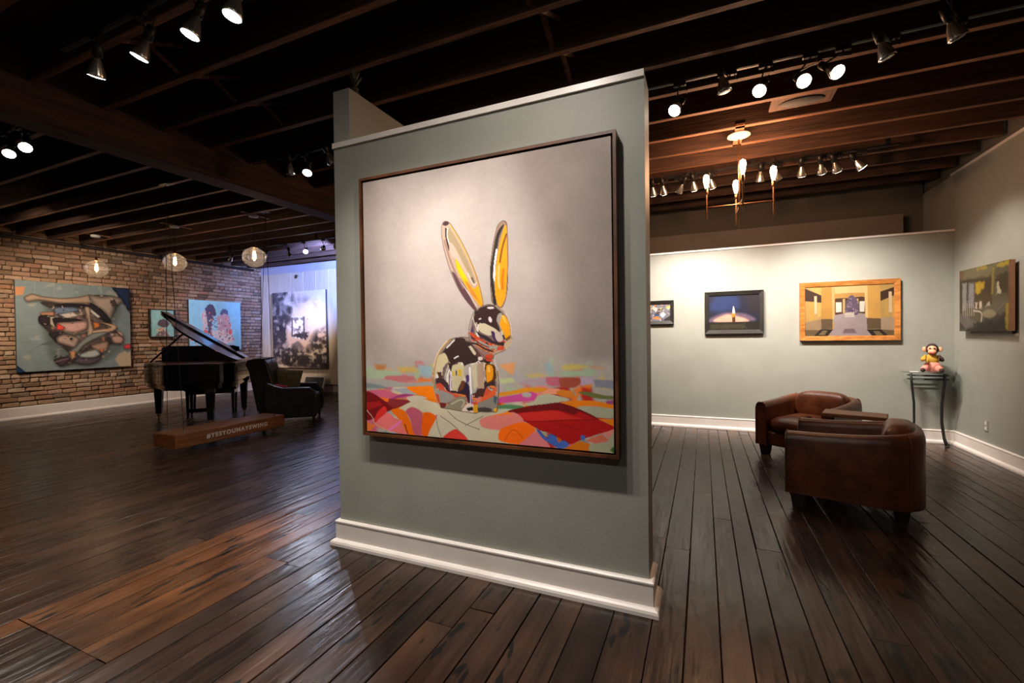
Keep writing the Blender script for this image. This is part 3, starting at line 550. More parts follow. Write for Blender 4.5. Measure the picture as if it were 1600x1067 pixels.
  ["f",[122,102,108],29.5,35.3,1,[155,1022,332,800,685,783,803,1014]],
  ["s",[[205,165,140],[90,75,85],[150,130,135],[220,200,185]],22,64.8,5,[244,634,685,603,892,1013,8,1049]],
 ], 1),
 'pair': ((152, 206, 212), [
  ["s",[[140,200,210],[165,212,216],[158,205,205]],40,85.5,4,[-5,-3,999,-8,999,968,0,970]],
  ["f",[85,75,95],10.1,15.1,1,[317,124,393,66,463,103,502,262,458,310,318,316,292,244]],
  ["f",[95,100,130],10.4,10.4,1,[586,218,652,147,731,184,737,292,665,322,587,298]],
  ["f",[92,82,96],17.7,17.7,1,[318,296,445,291,407,532,433,717,357,718,331,481]],
  ["f",[218,190,178],17.5,17.5,1,[230,260,305,217,331,428,269,667,243,444]],
  ["f",[200,160,158],20.7,18.1,1,[541,300,731,265,797,521,745,712,536,689,529,502]],
  ["f",[225,205,190],38.3,25.5,1,[420,611,811,602,865,873,421,876]],
  ["s",[[230,208,194],[222,130,125],[80,70,92],[226,226,226],[234,112,102],[120,105,120],[205,175,165]],46,27.5,6,[230,221,483,249,522,502,472,716,370,758,257,667]],
  ["s",[[230,208,194],[222,130,125],[80,70,92],[226,226,226],[234,112,102],[120,105,120],[205,175,165]],46,31.1,7,[535,287,744,251,811,521,811,724,549,742]],
  ["s",[[230,208,194],[222,130,125],[80,70,92],[226,226,226],[234,112,102],[120,105,120],[205,175,165],[160,205,208]],60,36.4,8,[10,621,294,667,811,711,972,900,945,995,25,995]],
  ["s",[[80,90,130],[225,225,228],[160,205,208]],16,24.3,9,[11,802,121,787,147,982,25,982]],
  ["s",[[230,205,190],[160,205,208]],14,24.3,19,[9,452,120,501,169,617,23,672]],
  ["f",[235,108,98],10.1,0.0,1,[334,639,329,669,314,691,294,700,274,692,259,671,254,641,259,612,274,589,294,581,314,589,329,610]],
  ["f",[235,108,98],10.7,0.0,1,[815,629,810,657,796,677,778,684,759,677,746,658,741,631,746,604,759,584,778,576,796,583,810,602]],
 ], 1),
 'cloud': ((226, 208, 190), [
  ["f",[222,186,158],101.3,0.0,1,[188,517,976,557,1001,979,8,919]],
  ["f",[150,138,132],50.0,83.4,1,[2,-10,321,-10,215,143,417,200,397,296,257,448,248,763,8,919]],
  ["f",[100,90,90],41.7,75.1,1,[1,26,152,20,128,236,345,330,257,448,90,415,-11,410]],
  ["f",[58,50,54],30.1,60.2,1,[5,447,190,432,245,568,129,793,11,798]],
  ["f",[130,112,106],40.2,83.9,1,[8,919,165,710,349,793,472,690,623,809,765,644,959,556,1009,657,1018,980]],
  ["f",[52,45,48],33.5,67.1,1,[8,919,43,861,331,841,587,868,761,816,1023,794,1018,980]],
  ["f",[90,78,76],27.6,62.2,1,[731,643,958,605,990,718,763,743]],
  ["f",[208,190,174],17.2,41.4,1,[674,824,831,771,1007,719,1006,781,760,841]],
  ["f",[185,168,155],23.6,40.4,1,[149,685,284,680,281,801,146,806]],
  ["f",[190,172,160],23.9,34.2,1,[470,739,591,721,623,809,485,813]],
  ["f",[110,98,96],44.2,0.0,1,[382,241,373,262,352,277,323,282,294,275,274,258,267,236,275,214,296,199,325,195,354,202,375,219]],
  ["n",[160,140,130],102.0,102.0,0.8,[386,89,642,76,916,185,880,220,604,208,382,223],-0.1],
  ["n",[70,62,64],100.1,83.4,0.9,[-14,-23,372,-8,397,308,255,520,243,933,-43,916],0.05],
  ["n",[215,198,182],100.1,56.7,0.7,[-14,-23,372,-8,397,308,255,520,243,933,-43,916],-0.12],
  ["n",[55,48,50],100.7,80.5,0.9,[8,919,166,686,624,760,802,548,1047,511,1036,981],0.05],
  ["n",[212,194,178],83.9,50.3,0.8,[8,919,166,686,624,760,802,548,1047,511,1037,931],-0.12],
  ["f",[238,228,216],6.8,0.0,1,[375,344,601,336,686,371,666,602,593,626,381,587]],
  ["f",[66,56,58],10.2,20.4,1,[376,575,475,556,668,529,659,608,590,628]],
  ["f",[215,198,184],10.3,0.0,1,[601,354,686,371,668,541,613,538]],
  ["k",[80,70,72],8.5,11.9,1,[382,347,376,581]],
  ["k",[76,66,68],8.6,11.1,1,[604,342,601,587]],
  ["n",[95,84,84],34.0,37.4,0.8,[378,356,669,358,662,614,381,587],-0.08],
 ], 1),
 'candle': ((32, 34, 54), [
  ["f",[42,58,104],145.2,0.0,1,[139,53,557,40,615,368,260,495,16,400]],
  ["f",[44,37,44],113.6,0.0,1,[730,-19,1022,-19,1022,550,821,511]],
  ["f",[110,90,110],73.9,0.0,1,[16,665,320,497,730,542,911,749,16,771]],
  ["f",[228,172,146],60.8,0.0,1,[139,668,356,550,475,570,615,625,730,678,787,764,451,785,115,755]],
  ["f",[38,33,28],7.5,0.0,1,[-33,774,1022,775,1022,1035,-33,1037]],
  ["f",[62,58,40],49.2,24.6,1,[41,825,730,831,753,950,41,966]],
  ["f",[88,44,28],4.7,0.0,1,[469,536,536,537,531,781,472,791]],
  ["f",[242,132,40],9.4,0.0,1,[455,527,541,529,527,623,475,648]],
  ["f",[255,246,236],4.7,0.0,1,[478,510,486,381,500,316,519,399,526,523]],
 ], 0.6),
 'hall': ((202, 162, 95), [
  ["f",[236,198,134],5.2,0.0,1,[346,4,704,-7,688,168,355,161]],
  ["f",[225,180,100],7.2,0.0,1,[1,-6,201,9,201,182]],
  ["f",[75,50,35],4.5,0.0,1,[-8,17,197,182,197,324,-8,280]],
  ["f",[75,50,35],4.1,0.0,1,[1010,69,855,149,855,332,1011,221]],
  ["f",[88,58,40],3.5,0.0,1,[355,255,688,230,689,584,355,584]],
  ["f",[205,152,82],3.5,0.0,1,[355,161,688,161,688,245,621,218,544,254,441,248,407,227,355,258]],
  ["f",[236,231,216],2.6,0.0,1,[363,326,428,330,429,525,364,529]],
  ["f",[236,231,216],2.5,0.0,1,[629,326,684,322,682,529,630,527]],
  ["f",[216,182,122],2.6,0.0,1,[441,268,469,262,469,550,442,549]],
  ["f",[216,182,122],2.5,0.0,1,[591,270,617,271,617,549,592,548]],
  ["f",[178,160,160],3.5,0.0,1,[346,583,689,568,711,862,757,1017,303,1022,347,819]],
  ["f",[170,140,105],3.6,0.0,1,[-8,726,197,655,197,893,-8,1030]],
  ["f",[186,158,130],4.1,0.0,1,[856,653,1012,644,1013,902,857,882]],
  ["f",[120,100,70],3.3,0.0,1,[857,882,1013,902,1013,1039,899,1036]],
  ["f",[120,100,70],3.6,0.0,1,[-8,870,180,876,90,1033,-8,1030]],
  ["f",[236,206,162],2.7,0.0,1,[113,192,144,186,148,550,117,554]],
  ["f",[216,166,82],2.7,0.0,1,[50,307,113,303,113,655,50,657]],
  ["f",[225,185,100],3.6,0.0,1,[153,337,195,339,195,592,153,622]],
  ["f",[236,206,162],2.5,0.0,1,[941,155,974,158,975,552,942,553]],
  ["f",[216,172,92],3.3,0.0,1,[896,319,937,314,938,611,897,616]],
  ["f",[216,172,92],3.3,0.0,1,[977,279,1011,266,1012,659,978,650]],
  ["f",[52,42,38],2.7,0.0,1,[99,1009,188,861,331,865,259,1021]],
  ["f",[130,112,80],2.7,0.0,1,[162,971,211,885,268,887,233,981]],
  ["f",[52,42,38],2.5,0.0,1,[705,877,857,874,952,1022,774,1025]],
  ["f",[130,112,80],2.5,0.0,1,[774,910,836,909,882,987,811,996]],
  ["f",[206,152,72],3.5,0.0,1,[201,1,320,2,326,664,195,658]],
  ["f",[225,185,120],3.5,0.0,1,[316,5,346,7,346,662,325,661]],
  ["f",[110,90,65],2.7,0.0,1,[195,655,327,661,322,857,196,864]],
  ["f",[222,168,86],3.4,0.0,1,[711,9,850,4,858,671,716,659]],
  ["f",[240,205,140],3.4,0.0,1,[683,14,715,12,719,647,689,630]],
  ["f",[110,90,65],2.5,0.0,1,[704,654,858,668,858,867,713,870]],
  ["f",[130,110,115],21.6,0.0,1,[442,947,597,943,562,857,459,861]],
  ["f",[110,92,115],4.3,6.9,1,[468,519,476,356,510,234,553,205,595,278,621,426,617,565,562,593,485,574]],
  ["f",[215,200,185],4.3,0.0,1,[461,542,570,524,570,604,461,599]],
  ["s",[[95,80,110],[150,130,140],[66,56,76],[196,170,170],[120,90,100]],34,22.3,11,[485,512,484,341,519,242,557,221,595,301,613,549]],
  ["k",[236,226,216],3.4,4.3,1,[468,620,570,617]],
 ], 0.46),
 'collage': ((120, 118, 125), [
  ["s",[[190,185,185],[70,72,90],[225,222,222],[150,140,140],[200,130,80],[110,125,150],[60,52,52],[215,175,90]],120,43.9,12,[-15,-28,1016,-29,1016,1033,-15,994]],
  ["f",[205,190,182],5.4,0.0,1,[578,111,699,251,659,496,564,285]],
  ["f",[62,78,112],5.4,0.0,1,[632,530,740,672,659,740,591,808]],
  ["f",[226,226,230],5.5,0.0,1,[754,673,822,463,891,623,815,815]],
  ["f",[222,178,84],5.5,0.0,1,[898,183,999,113,995,254,912,306]],
  ["f",[226,130,70],8.1,0.0,1,[551,841,659,705,781,884,659,897]],
  ["f",[55,48,50],8.2,0.0,1,[836,921,1002,679,1002,997,836,991]],
 ], 0.75),
 'interior': ((84, 78, 58), [
  ["f",[150,130,45],25.5,18.2,1,[787,16,1017,-10,1015,82,786,77]],
  ["f",[105,98,70],37.3,37.3,1,[0,-14,788,2,710,184,42,164]],
  ["f",[140,120,55],24.9,20.8,1,[377,-5,599,11,578,64,375,54]],
  ["f",[62,50,34],32.4,0.0,1,[19,161,691,195,685,489,31,707]],
  ["f",[128,124,122],18.3,13.8,1,[64,213,178,212,168,653,66,678],0.2],
  ["f",[122,118,116],17.5,13.2,1,[211,217,340,226,332,633,191,639],0.2],
  ["f",[165,135,40],20.9,25.0,1,[367,237,555,247,542,360,430,421,365,370],0.2],
  ["f",[70,58,36],33.5,29.4,1,[347,412,687,419,682,657,342,634]],
  ["f",[60,50,30],22.0,18.3,1,[766,178,980,170,991,465,779,442]],
  ["f",[120,105,50],11.3,0.0,1,[694,41,750,51,723,465,676,460],0.2],
  ["f",[175,165,140],14.6,11.0,1,[783,277,819,282,873,452,779,470],0.2],
  ["f",[180,165,145],12.3,10.2,1,[438,538,499,536,497,659,436,655],0.2],
  ["f",[170,155,135],16.8,12.6,1,[355,546,407,550,405,653,353,650],0.2],
  ["f",[160,150,130],15.6,11.7,1,[587,594,646,542,673,628,567,635],0.2],
  ["f",[92,86,72],47.7,39.8,1,[507,645,1007,519,1003,758,524,791]],
  ["f",[60,54,46],55.7,46.5,1,[1,986,30,738,380,873,1004,732,998,1024]],
  ["f",[98,92,86],37.2,32.6,1,[7,737,189,745,400,903,271,989,4,861]],
  ["f",[40,38,34],50.3,33.6,1,[337,901,933,809,998,1024,138,1019]],
  ["f",[140,120,50],17.3,13.9,1,[937,620,1006,572,999,998,930,984],0.2],
  ["f",[110,80,62],18.8,0.0,1,[-13,15,114,20,66,136,-8,141],0.2],
  ["k",[150,142,132],6.9,8.0,1,[80,555,85,740]],
  ["k",[150,142,132],6.8,7.9,1,[130,559,135,743]],
  ["k",[150,142,132],6.7,7.8,1,[179,562,184,745]],
  ["k",[150,142,132],6.6,7.6,1,[228,566,233,748]],
  ["k",[150,142,132],6.5,7.5,1,[275,570,280,750]],
  ["k",[150,142,132],6.4,7.4,1,[323,573,327,752]],
  ["k",[170,160,145],10.6,10.6,1,[320,677,506,703,483,847]],
  ["f",[130,120,95],32.8,0.0,1,[774,746,756,776,708,797,641,803,573,791,523,765,505,732,525,700,576,680,644,676,710,688,757,714]],
  ["k",[120,112,95],5.5,4.6,1,[793,692,937,593]],
 ], 0.8),
}# ------------------------------------------------------------------ painting flat pictures onto canvases
def vnoise(x, y, seed):
    g = np.random.RandomState(seed).rand(64, 64); xi = np.floor(x).astype(int); yi = np.floor(y).astype(int); fx = x-xi; fy = y-yi
    fx = fx*fx*(3-2*fx); fy = fy*fy*(3-2*fy); a = g[yi%64, xi%64]; b = g[yi%64, (xi+1)%64]; c = g[(yi+1)%64, xi%64]; d = g[(yi+1)%64, (xi+1)%64]
    return (a*(1-fx)+b*fx)*(1-fy)+(c*(1-fx)+d*fx)*fy
def fbm(x, y, seed, o=4): return sum(vnoise(x*2**i, y*2**i, seed+i)*.5**i for i in range(o))/sum(.5**i for i in range(o))-.5
def chaikin(p, n=2):
    for _ in range(n): q = np.roll(p, -1, 0); p = np.stack([.75*p+.25*q, .25*p+.75*q], 1).reshape(-1, 2)
    return p
def crom(p, n=4):
    a, b, c, d = np.roll(p, 1, 0), p, np.roll(p, -1, 0), np.roll(p, -2, 0); out = []
    for i in range(n): t = i/n; out.append(b+.5*.8*((c-a)*t+(2*a-5*b+4*c-d)*t*t+(3*b-a-3*c+d)*t**3)+.2*(c-b)*t)
    return np.stack(out, 1).reshape(-1, 2)
def seg_dist(X, Y, a, b):
    d = b-a; t = np.clip(((X-a[0])*d[0]+(Y-a[1])*d[1])/max(d@d, 1e-9), 0, 1); return np.hypot(X-a[0]-t*d[0], Y-a[1]-t*d[1])
def paint(key, asp, nx, ny):
    bg, ops, gain = ART[key]; u = np.linspace(0, 1000, nx+1); v = np.linspace(0, 1000*asp, ny+1); U, V = np.meshgrid(u, v); U = U.ravel(); V = V.ravel()
    C = np.tile(np.array(bg, float), (len(U), 1))
    def poly(p, col, soft, wob, a, seed=0, sh=0):
        m = max(soft, 1)*1.2+wob; bb = (U > p[:,0].min()-m)&(U < p[:,0].max()+m)&(V > p[:,1].min()-m)&(V < p[:,1].max()+m); I = np.nonzero(bb)[0]
        if not len(I): return
        X, Y = U[I], V[I]; D = np.full(len(I), 1e9); ins = np.zeros(len(I), bool)
        for i in range(len(p)):
            A, B = p[i], p[(i+1)%len(p)]; D = np.minimum(D, seg_dist(X, Y, A, B))
            if A[1] != B[1]: c = ((A[1] > Y) != (B[1] > Y)) & (X < (B[0]-A[0])*(Y-A[1])/(B[1]-A[1])+A[0]); ins ^= c
        D = np.where(ins, D, -D)
        if wob: D = D + 3.2*wob*fbm(X/max(wob,4)/1.8, Y/max(wob,4)/1.8, 11+seed, 6)
        t = np.clip(D/max(soft, .8)+.5, 0, 1); t = (t*t*(3-2*t)*a)[:,None]; cc = np.array(col, float)[None,:]
        if sh: e = np.clip(D/(.5*max(D.max(), 1)), 0, 1); cc = cc*(1-sh*(1-e**.8)+.10*fbm(X/14, Y/14, seed+3))[:,None]
        C[I] = C[I]*(1-t)+cc*t
    for n, o in enumerate(ops):
        q = np.array(o[5], float).reshape(-1, 2); q[:,1] *= asp
        if o[0] == 'f': poly(crom(q) if len(q) > 4 else q, o[1], o[2], o[3], o[4], n, o[6] if len(o) > 6 else 0)
        elif o[0] == 'n':
            m = o[2]; I = np.nonzero((U > q[:,0].min()-m)&(U < q[:,0].max()+m)&(V > q[:,1].min()-m)&(V < q[:,1].max()+m))[0]
            X, Y = U[I], V[I]; D = np.full(len(I), 1e9); ins = np.zeros(len(I), bool); q = crom(q)
            for i in range(len(q)):
                A, B = q[i], q[(i+1)%len(q)]; D = np.minimum(D, seg_dist(X, Y, A, B))
                if A[1] != B[1]: ins ^= ((A[1] > Y) != (B[1] > Y)) & (X < (B[0]-A[0])*(Y-A[1])/(B[1]-A[1])+A[0])
            t = np.clip(np.where(ins, D, -D)/o[2]+.5, 0, 1)*np.clip(.5+5*(fbm(X/o[3], Y/o[3], 40+n, 6)+o[6]), 0, 1)*o[4]; t = t[:,None]; C[I] = C[I]*(1-t)+np.array(o[1], float)*t
        elif o[0] == 'c':          # polished metal figure: mirrored dark ceiling, pale walls, coloured quilt
            q = crom(q); I = np.nonzero((U > q[:,0].min()-3)&(U < q[:,0].max()+3)&(V > q[:,1].min()-3)&(V < q[:,1].max()+3))[0]; X, Y = U[I], V[I]; D = np.full(len(I), 1e9); ins = np.zeros(len(I), bool)
            for i in range(len(q)):
                A, B = q[i], q[(i+1)%len(q)]; D = np.minimum(D, seg_dist(X, Y, A, B))
                if A[1] != B[1]: ins ^= ((A[1] > Y) != (B[1] > Y)) & (X < (B[0]-A[0])*(Y-A[1])/(B[1]-A[1])+A[0])
            c0 = (q.min(0)+q.max(0))/2; R = (q.max(0)-q.min(0))/2; dx = (X-c0[0])/R[0]; dy = (Y-c0[1])/R[1]; rad = np.hypot(dx, dy)+1e-6
            e = np.clip(D/(.55*R.min()), 0, 1); st = 1-e; nz = np.sqrt(np.clip(1-st*st, 0, 1)); ny = dy/rad*st; nx_ = dx/rad*st
            el = -2*nz*ny+.10*fbm(X/18, Y/40, 60+n); az = 2*nz*nx_+.5*fbm(X/30, Y/60, 63+n); bk = 1-2*nz*nz
            wall = np.array([205,192,160.])*(1+.0*az[:,None]); st1 = np.sin(az*9+n)[:,None]; wall = np.where(st1 > .55, np.array([120,100,95.]), np.where(st1 < -.7, np.array([232,224,220.]), wall)); wall = np.where(np.sin(az*17+2*n)[:,None] > .9, np.array([80,52,100.]), wall)
            qs = (np.sin(el*11+az*5)*.5+.5+.6*fbm(X/25, Y/25, 70+n))[:,None]; quilt = np.where(qs < .25, np.array([205,80,50.]), np.where(qs < .45, np.array([150,145,140.]), np.where(qs < .62, np.array([190,180,155.]), np.where(qs < .8, np.array([110,45,45.]), np.array([225,125,60.])))))
            col = np.where((el > .42)[:,None], np.array([56,39,37.]), np.where((el > -.12)[:,None], wall, np.where((el > -.3)[:,None], np.array([62,44,50.]), quilt)))
            bl = np.clip((bk-.15)*3, 0, 1)[:,None]*.75; col = col*(1-bl)+np.array([182,165,150.])*bl
            t = np.clip(np.where(ins, D, -D)/2+.5, 0, 1)[:,None]; C[I] = C[I]*(1-t)+col*t
        elif o[0] == 'k':
            if len(q) > 2:
                for _ in range(2): q = np.concatenate([q[:1], np.stack([.75*q[:-1]+.25*q[1:], .25*q[:-1]+.75*q[1:]], 1).reshape(-1, 2), q[-1:]])
            m = o[3]+o[2]; I = np.nonzero((U > q[:,0].min()-m)&(U < q[:,0].max()+m)&(V > q[:,1].min()-m)&(V < q[:,1].max()+m))[0]
            if not len(I): continue
            D = np.full(len(I), 1e9)
            for i in range(len(q)-1): D = np.minimum(D, seg_dist(U[I], V[I], q[i], q[i+1]))
            t = (np.clip((o[3]-D)/max(o[2], .8)+.5, 0, 1)*o[4])[:,None]; C[I] = C[I]*(1-t)+np.array(o[1], float)*t
        else:
            R = np.random.RandomState(o[4]); k = 0
            while k < o[2]:
                c = q.min(0)+R.rand(2)*(q.max(0)-q.min(0)); ins = False
                for i in range(len(q)):
                    A, B = q[i], q[(i+1)%len(q)]
                    if A[1] != B[1] and (A[1] > c[1]) != (B[1] > c[1]) and c[0] < (B[0]-A[0])*(c[1]-A[1])/(B[1]-A[1])+A[0]: ins = not ins
                if not ins: continue
                k += 1; nn = R.randint(4, 8); th = np.sort(R.rand(nn)*6.283); rr = o[3]*(.35+.65*R.rand(nn)); sh = .6+.8*R.rand()
                poly(np.stack([c[0]+rr*np.cos(th)*sh, c[1]+rr*np.sin(th)/sh], 1), o[1][R.randint(len(o[1]))], o[3]*.3, 0, .9)
    C *= (1+.10*fbm(U/90, V/90, 5)+.05*fbm(U/12, V/12, 9))[:,None]
    s = np.clip(C, 0, 255)/255; return gain*np.where(s <= .04045, s/12.92, ((s+.055)/1.055)**2.4)
def canvas(key, parent, O, U, V, nx, ny, name='canvas'):      # O top-left corner, U along the width, V down the height
    O, U, V = (np.array(t, float) for t in (O, U, V)); asp = np.linalg.norm(V)/np.linalg.norm(U)
    i, j = np.meshgrid(np.arange(nx+1)/nx, np.arange(ny+1)/ny); P = O+i.ravel()[:,None]*U+j.ravel()[:,None]*V
    k = (np.arange(ny)[:,None]*(nx+1)+np.arange(nx)).ravel(); F = np.stack([k, k+nx+1, k+nx+2, k+1], 1)
    me = bpy.data.meshes.new(name); me.vertices.add(len(P)); me.vertices.foreach_set('co', P.ravel()); me.loops.add(F.size); me.loops.foreach_set('vertex_index', F.ravel())
    me.polygons.add(len(F)); me.polygons.foreach_set('loop_start', np.arange(0, F.size, 4)); me.update(calc_edges=True)
    c = paint(key, asp, nx, ny); at = me.color_attributes.new('Paint', 'FLOAT_COLOR', 'POINT'); at.data.foreach_set('color', np.c_[c, np.ones(len(c))].ravel())
    me.materials.append(M['painted_canvas']); o = bpy.data.objects.new(name, me); COL.objects.link(o); o.parent = parent; return o
# ------------------------------------------------------------------ the room
ZJ, ZD = 3.38, 3.64
XL, XR, YB, YF = -11.55, 2.835, 8.80, -4.0
def sweep(prof, path, name, mat_, flip=1):       # moulding: prof (out, z), mitred along a horizontal path; outward = right of travel * flip
    mb = MB(); P = [Vector((*p, 0)) for p in path]; rings = []
    for i, p in enumerate(P):
        ns = []
        for a, b in ((i-1, i), (i, i+1)):
            if 0 <= a and b < len(P): d = (P[b]-P[a]).normalized(); ns.append(Vector((d.y, -d.x, 0))*flip)
        n = sum(ns, Vector())/len(ns); n = n/(n.length**2) if n.length > 0 else n
        rings.append([(p.x+n.x*o, p.y+n.y*o, z) for o, z in prof])
    mb.loft(rings); return struct(mb.build(name, mat_))
BASE = [(0,0),(.05,0),(.05,.018),(.045,.03),(.034,.038),(.022,.042),(.022,.148),(.026,.152),(.026,.160),(.018,.167),(0,.167)]
# floor: subfloor and boards
fl = struct(MB().box((XL-.2, YF, -.12), (XR+.2, YB+.2, -.03)).build('floor', 'deck'))
unit = MB().prism([(-.5,-.5),(.5,-.5),(.5,.44),(.485,.5),(-.485,.5),(-.5,.44)], -.5, .5, 1)
ub = {k: None for k in ('floor_wood', 'floor_worn')}
for k in ub: me = unit.mesh('board'); me.materials.append(M[k]); ub[k] = me
fixed = [-3.21, -2.397, -.238, -.086, .064, .186, .305]
edges = [XL]; fi = 0
while edges[-1] < XR-.1:
    nxt = edges[-1]+random.choice((.118, .13, .14, .15, .16))
    if fi < len(fixed) and nxt > fixed[fi]-.07: nxt = fixed[fi]; fi += 1
    edges.append(nxt)
nb = 0
for a, b in zip(edges, edges[1:]):
    worn = a > -3.22 and b < -2.38
    y = 1.05 if worn else random.uniform(-1.2, .6); cuts = [.2, 1.05] if worn else [y]
    while cuts[-1] < YB:
        cuts.append(cuts[-1]+(random.uniform(1.5, 2.6) if (worn and len(cuts) == 2 and b < -2.5) else .92 if (worn and len(cuts) == 2) else random.uniform(2.4, 4.8)))
    for i, (c, d) in enumerate(zip(cuts, cuts[1:])):
        d = min(d, YB)
        if d-c < .3 or d < .35: continue
        kk = 'floor_worn' if (worn and i == 1) or random.random() < .025 else 'floor_wood'
        o = bpy.data.objects.new('board', ub[kk]); COL.objects.link(o); o.parent = fl; o.scale = (b-a-random.choice((.003,.003,.004,.005,.007,.010)), d-c-random.choice((.003,.004,.008)), .03)
        o.location = ((a+b)/2, (c+d)/2, -.015+random.uniform(-.0015, 0)); o.rotation_euler = (0, random.uniform(-.006, .006), 0); nb += 1
# ceiling: deck, joists, girder, bridging
ce = struct(MB().box((XL-.2, YF, ZD), (XR+.2, YB+.2, ZD+.1)).build('ceiling', 'deck'))
k = -13
while True:
    y = 2.13+.448*k; k += 1
    if y > 8.6: break
    for x0, x1 in ((XL, -4.95), (-4.68, XR-.02)):
        if x0 > -5 and y > 7.9: continue
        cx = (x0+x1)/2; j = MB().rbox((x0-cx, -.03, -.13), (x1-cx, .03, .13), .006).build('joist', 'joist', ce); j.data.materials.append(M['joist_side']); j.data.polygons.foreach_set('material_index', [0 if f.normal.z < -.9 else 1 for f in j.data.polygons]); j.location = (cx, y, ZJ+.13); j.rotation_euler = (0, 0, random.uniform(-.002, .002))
MB().rbox((-4.95, YF, 3.10), (-4.68, YB, ZD), .012).build('girder', 'girder', ce)
for xb, ks in ((-.95, (-1, 0, 1, 2)), (-3.6, (-1, 0, 1))):
    for q in ks:
        y = 2.13+.448*q
        for s in (0, 1):
            z0, z1 = (ZJ+.03, ZJ+.22) if s else (ZJ+.22, ZJ+.03)
            MB().tube([(xb+s*.05, y+.03, z0), (xb+s*.05, y+.418, z1)], .02, 4).build('bridging', 'joist', ce)
# walls
wl = struct(MB().box((XL-.25, YF, 0), (XL-.035, YB+.2, ZD)).build('wall_left', 'mortar'))
wb = struct(MB().box((XL-.2, YB, 0), (XR+.2, YB+.2, ZD)).build('wall_back', 'grey_wall'))
struct(MB().box((XR, YF, 0), (XR+.2, YB+.2, 3.30)).build('wall_right', 'sage'))
struct(MB().box((XR+.02, YF, 3.30), (XR+.2, YB+.2, ZD)).build('wall_right_upper', 'dark_wall'))
struct(MB().box((XL-.2, YF-.2, 0), (XR+.2, YF, ZD)).build('wall_front', 'grey_wall'))
struct(MB().box((-2.6, 7.14, 0), (XR, 7.28, 2.61)).build('wall_rear', 'sage'))
struct(MB().box((-2.6, 7.125, 2.61), (XR, 7.29, 2.635)).build('trim_1', 'trim_white'))
struct(MB().box((-2.6, 7.98, 0), (XR, 8.1, ZD)).build('wall_far', 'dark_wall'))
struct(MB().box((-2.6, 7.80, 2.3), (2.56, 7.98, 3.02)).build('wall_bulkhead', 'bulkhead'))
struct(MB().box((XR-.012, 3.0, 3.295), (XR+.06, 7.2, 3.325)).build('trim_2', 'trim_white'))
# partition: low front wall, tall side wall running back, return wall behind
PX0, PX1, PY = -2.285, -.258, 2.30
struct(MB().box((PX0, PY, 0), (PX1, PY+.19, 2.705)).build('wall_partition', 'sage'))
struct(MB().box((PX0-.001, PY-.016, 2.678), (PX1, PY+.001, 2.712)).build('trim_3', 'trim_white'))
struct(MB().box((PX0, PY+.002, 0), (PX0+.137, 4.2, 3.065)).build('wall_partition_side', 'sage'))
struct(MB().box((-3.97, 4.08, 0), (PX0+.137, 4.22, 2.68)).build('wall_partition_return', 'sage'))
sweep(BASE, [(PX0, PY+.19), (PX0, PY), (PX1, PY), (PX1, PY+.19)], 'baseboard_partition', 'trim_white', 1)
sweep(BASE, [(-3.97, 4.22), (-3.97, 4.08), (PX0, 4.08)], 'baseboard_return', 'trim_white', 1)
sweep(BASE, [(-2.6, 7.14), (XR, 7.14), (XR, YF)], 'baseboard_rear', 'trim_white', 1)
sweep([(0,0),(.05,0),(.05,.02),(.04,.035),(.022,.042),(.022,.21),(0,.22)], [(XL, YF), (XL, YB)], 'baseboard_left', 'trim_white', 1)
# bricks on the left wall
RB = random.Random(3)
def brick_mb(L, H, jit=.008):
    mb = MB().rbox((-.03, -L/2, -H/2), (.03, L/2, H/2), .012); mb.v = [(x+RB.uniform(-jit, jit)*.6, y+RB.uniform(-jit, jit), z+RB.uniform(-jit, jit)*.7) for x, y, z in mb.v]; return mb
variants = []
for L in (.225, .225, .225, .225, .11, .225, .20, .24):
    me = brick_mb(L, .074).mesh('brick'); me.materials.append(M['brick']); variants.append((L, me))
spots = []; z = .225; row = 0
while z < ZD-.05:
    y = 2.6+RB.uniform(0, .2); hdr = row % 6 == 5
    while y < YB:
        L, me = variants[4] if hdr or RB.random() < .08 else RB.choice([v for i, v in enumerate(variants) if i != 4])
        spots.append((y+L/2, z+.042, me)); y += L+.012
    z += .086; row += 1
spots.sort(key=lambda s: (s[0] < 3.62, s[0]))
rest = MB()
for n, (y, z, me) in enumerate(spots):
    loc = (XL-.03+RB.uniform(-.012, .010), y, z+RB.uniform(-.004, .004)); rx = RB.uniform(-.025, .025)
    if n < 300:
        o = bpy.data.objects.new('brick', me); COL.objects.link(o); o.parent = wl; o.location = loc; o.rotation_euler = (rx, 0, RB.uniform(-.02, .02))
    else:
        b = len(rest.v); c, s = math.cos(rx), math.sin(rx); rest.v += [(loc[0]+v.co.x, loc[1]+v.co.y*c-v.co.z*s, loc[2]+v.co.y*s+v.co.z*c) for v in me.vertices]; rest.f += [tuple(b+i for i in p.vertices) for p in me.polygons]
o = rest.build('brickwork', 'brick', wl); o['kind'] = 'stuff'
# pipe along the brick wall
t = thing('conduit_pipe', 'dark horizontal pipe running along the top of the brick wall', 'pipe', (XL+.09, 6, 3.325))
MB().tube([(0, -4, -.01), (0, 2.5, .0)], .032, 10).build('pipe', 'pipe', t, True)
for y in (-2.3, -1.2, .2, 1.6): MB().box((-.055, y-.02, -.04), (.036, y+.02, .04)).build('bracket', 'black_metal', t)
# plank panel on the back wall
t = thing('plank_panel', 'tall pale wood plank panel behind the cloud painting', 'panel', (-9.6, YB-.06, .2))
x = -11.44; i = 0
for wdt in (.27, .44, .46, .45, .46, .44, .46, .45, .46):
    MB().rbox((x+9.6, -.025, 0), (x+9.6+wdt-.006, .025, 3.0), .004).build('plank', 'pale_wood', t); x += wdt
for z in (.3, 2.6): MB().box((-1.8, .026, z), (x+9.5, .058, z+.12)).build('batten', 'pale_wood', t)
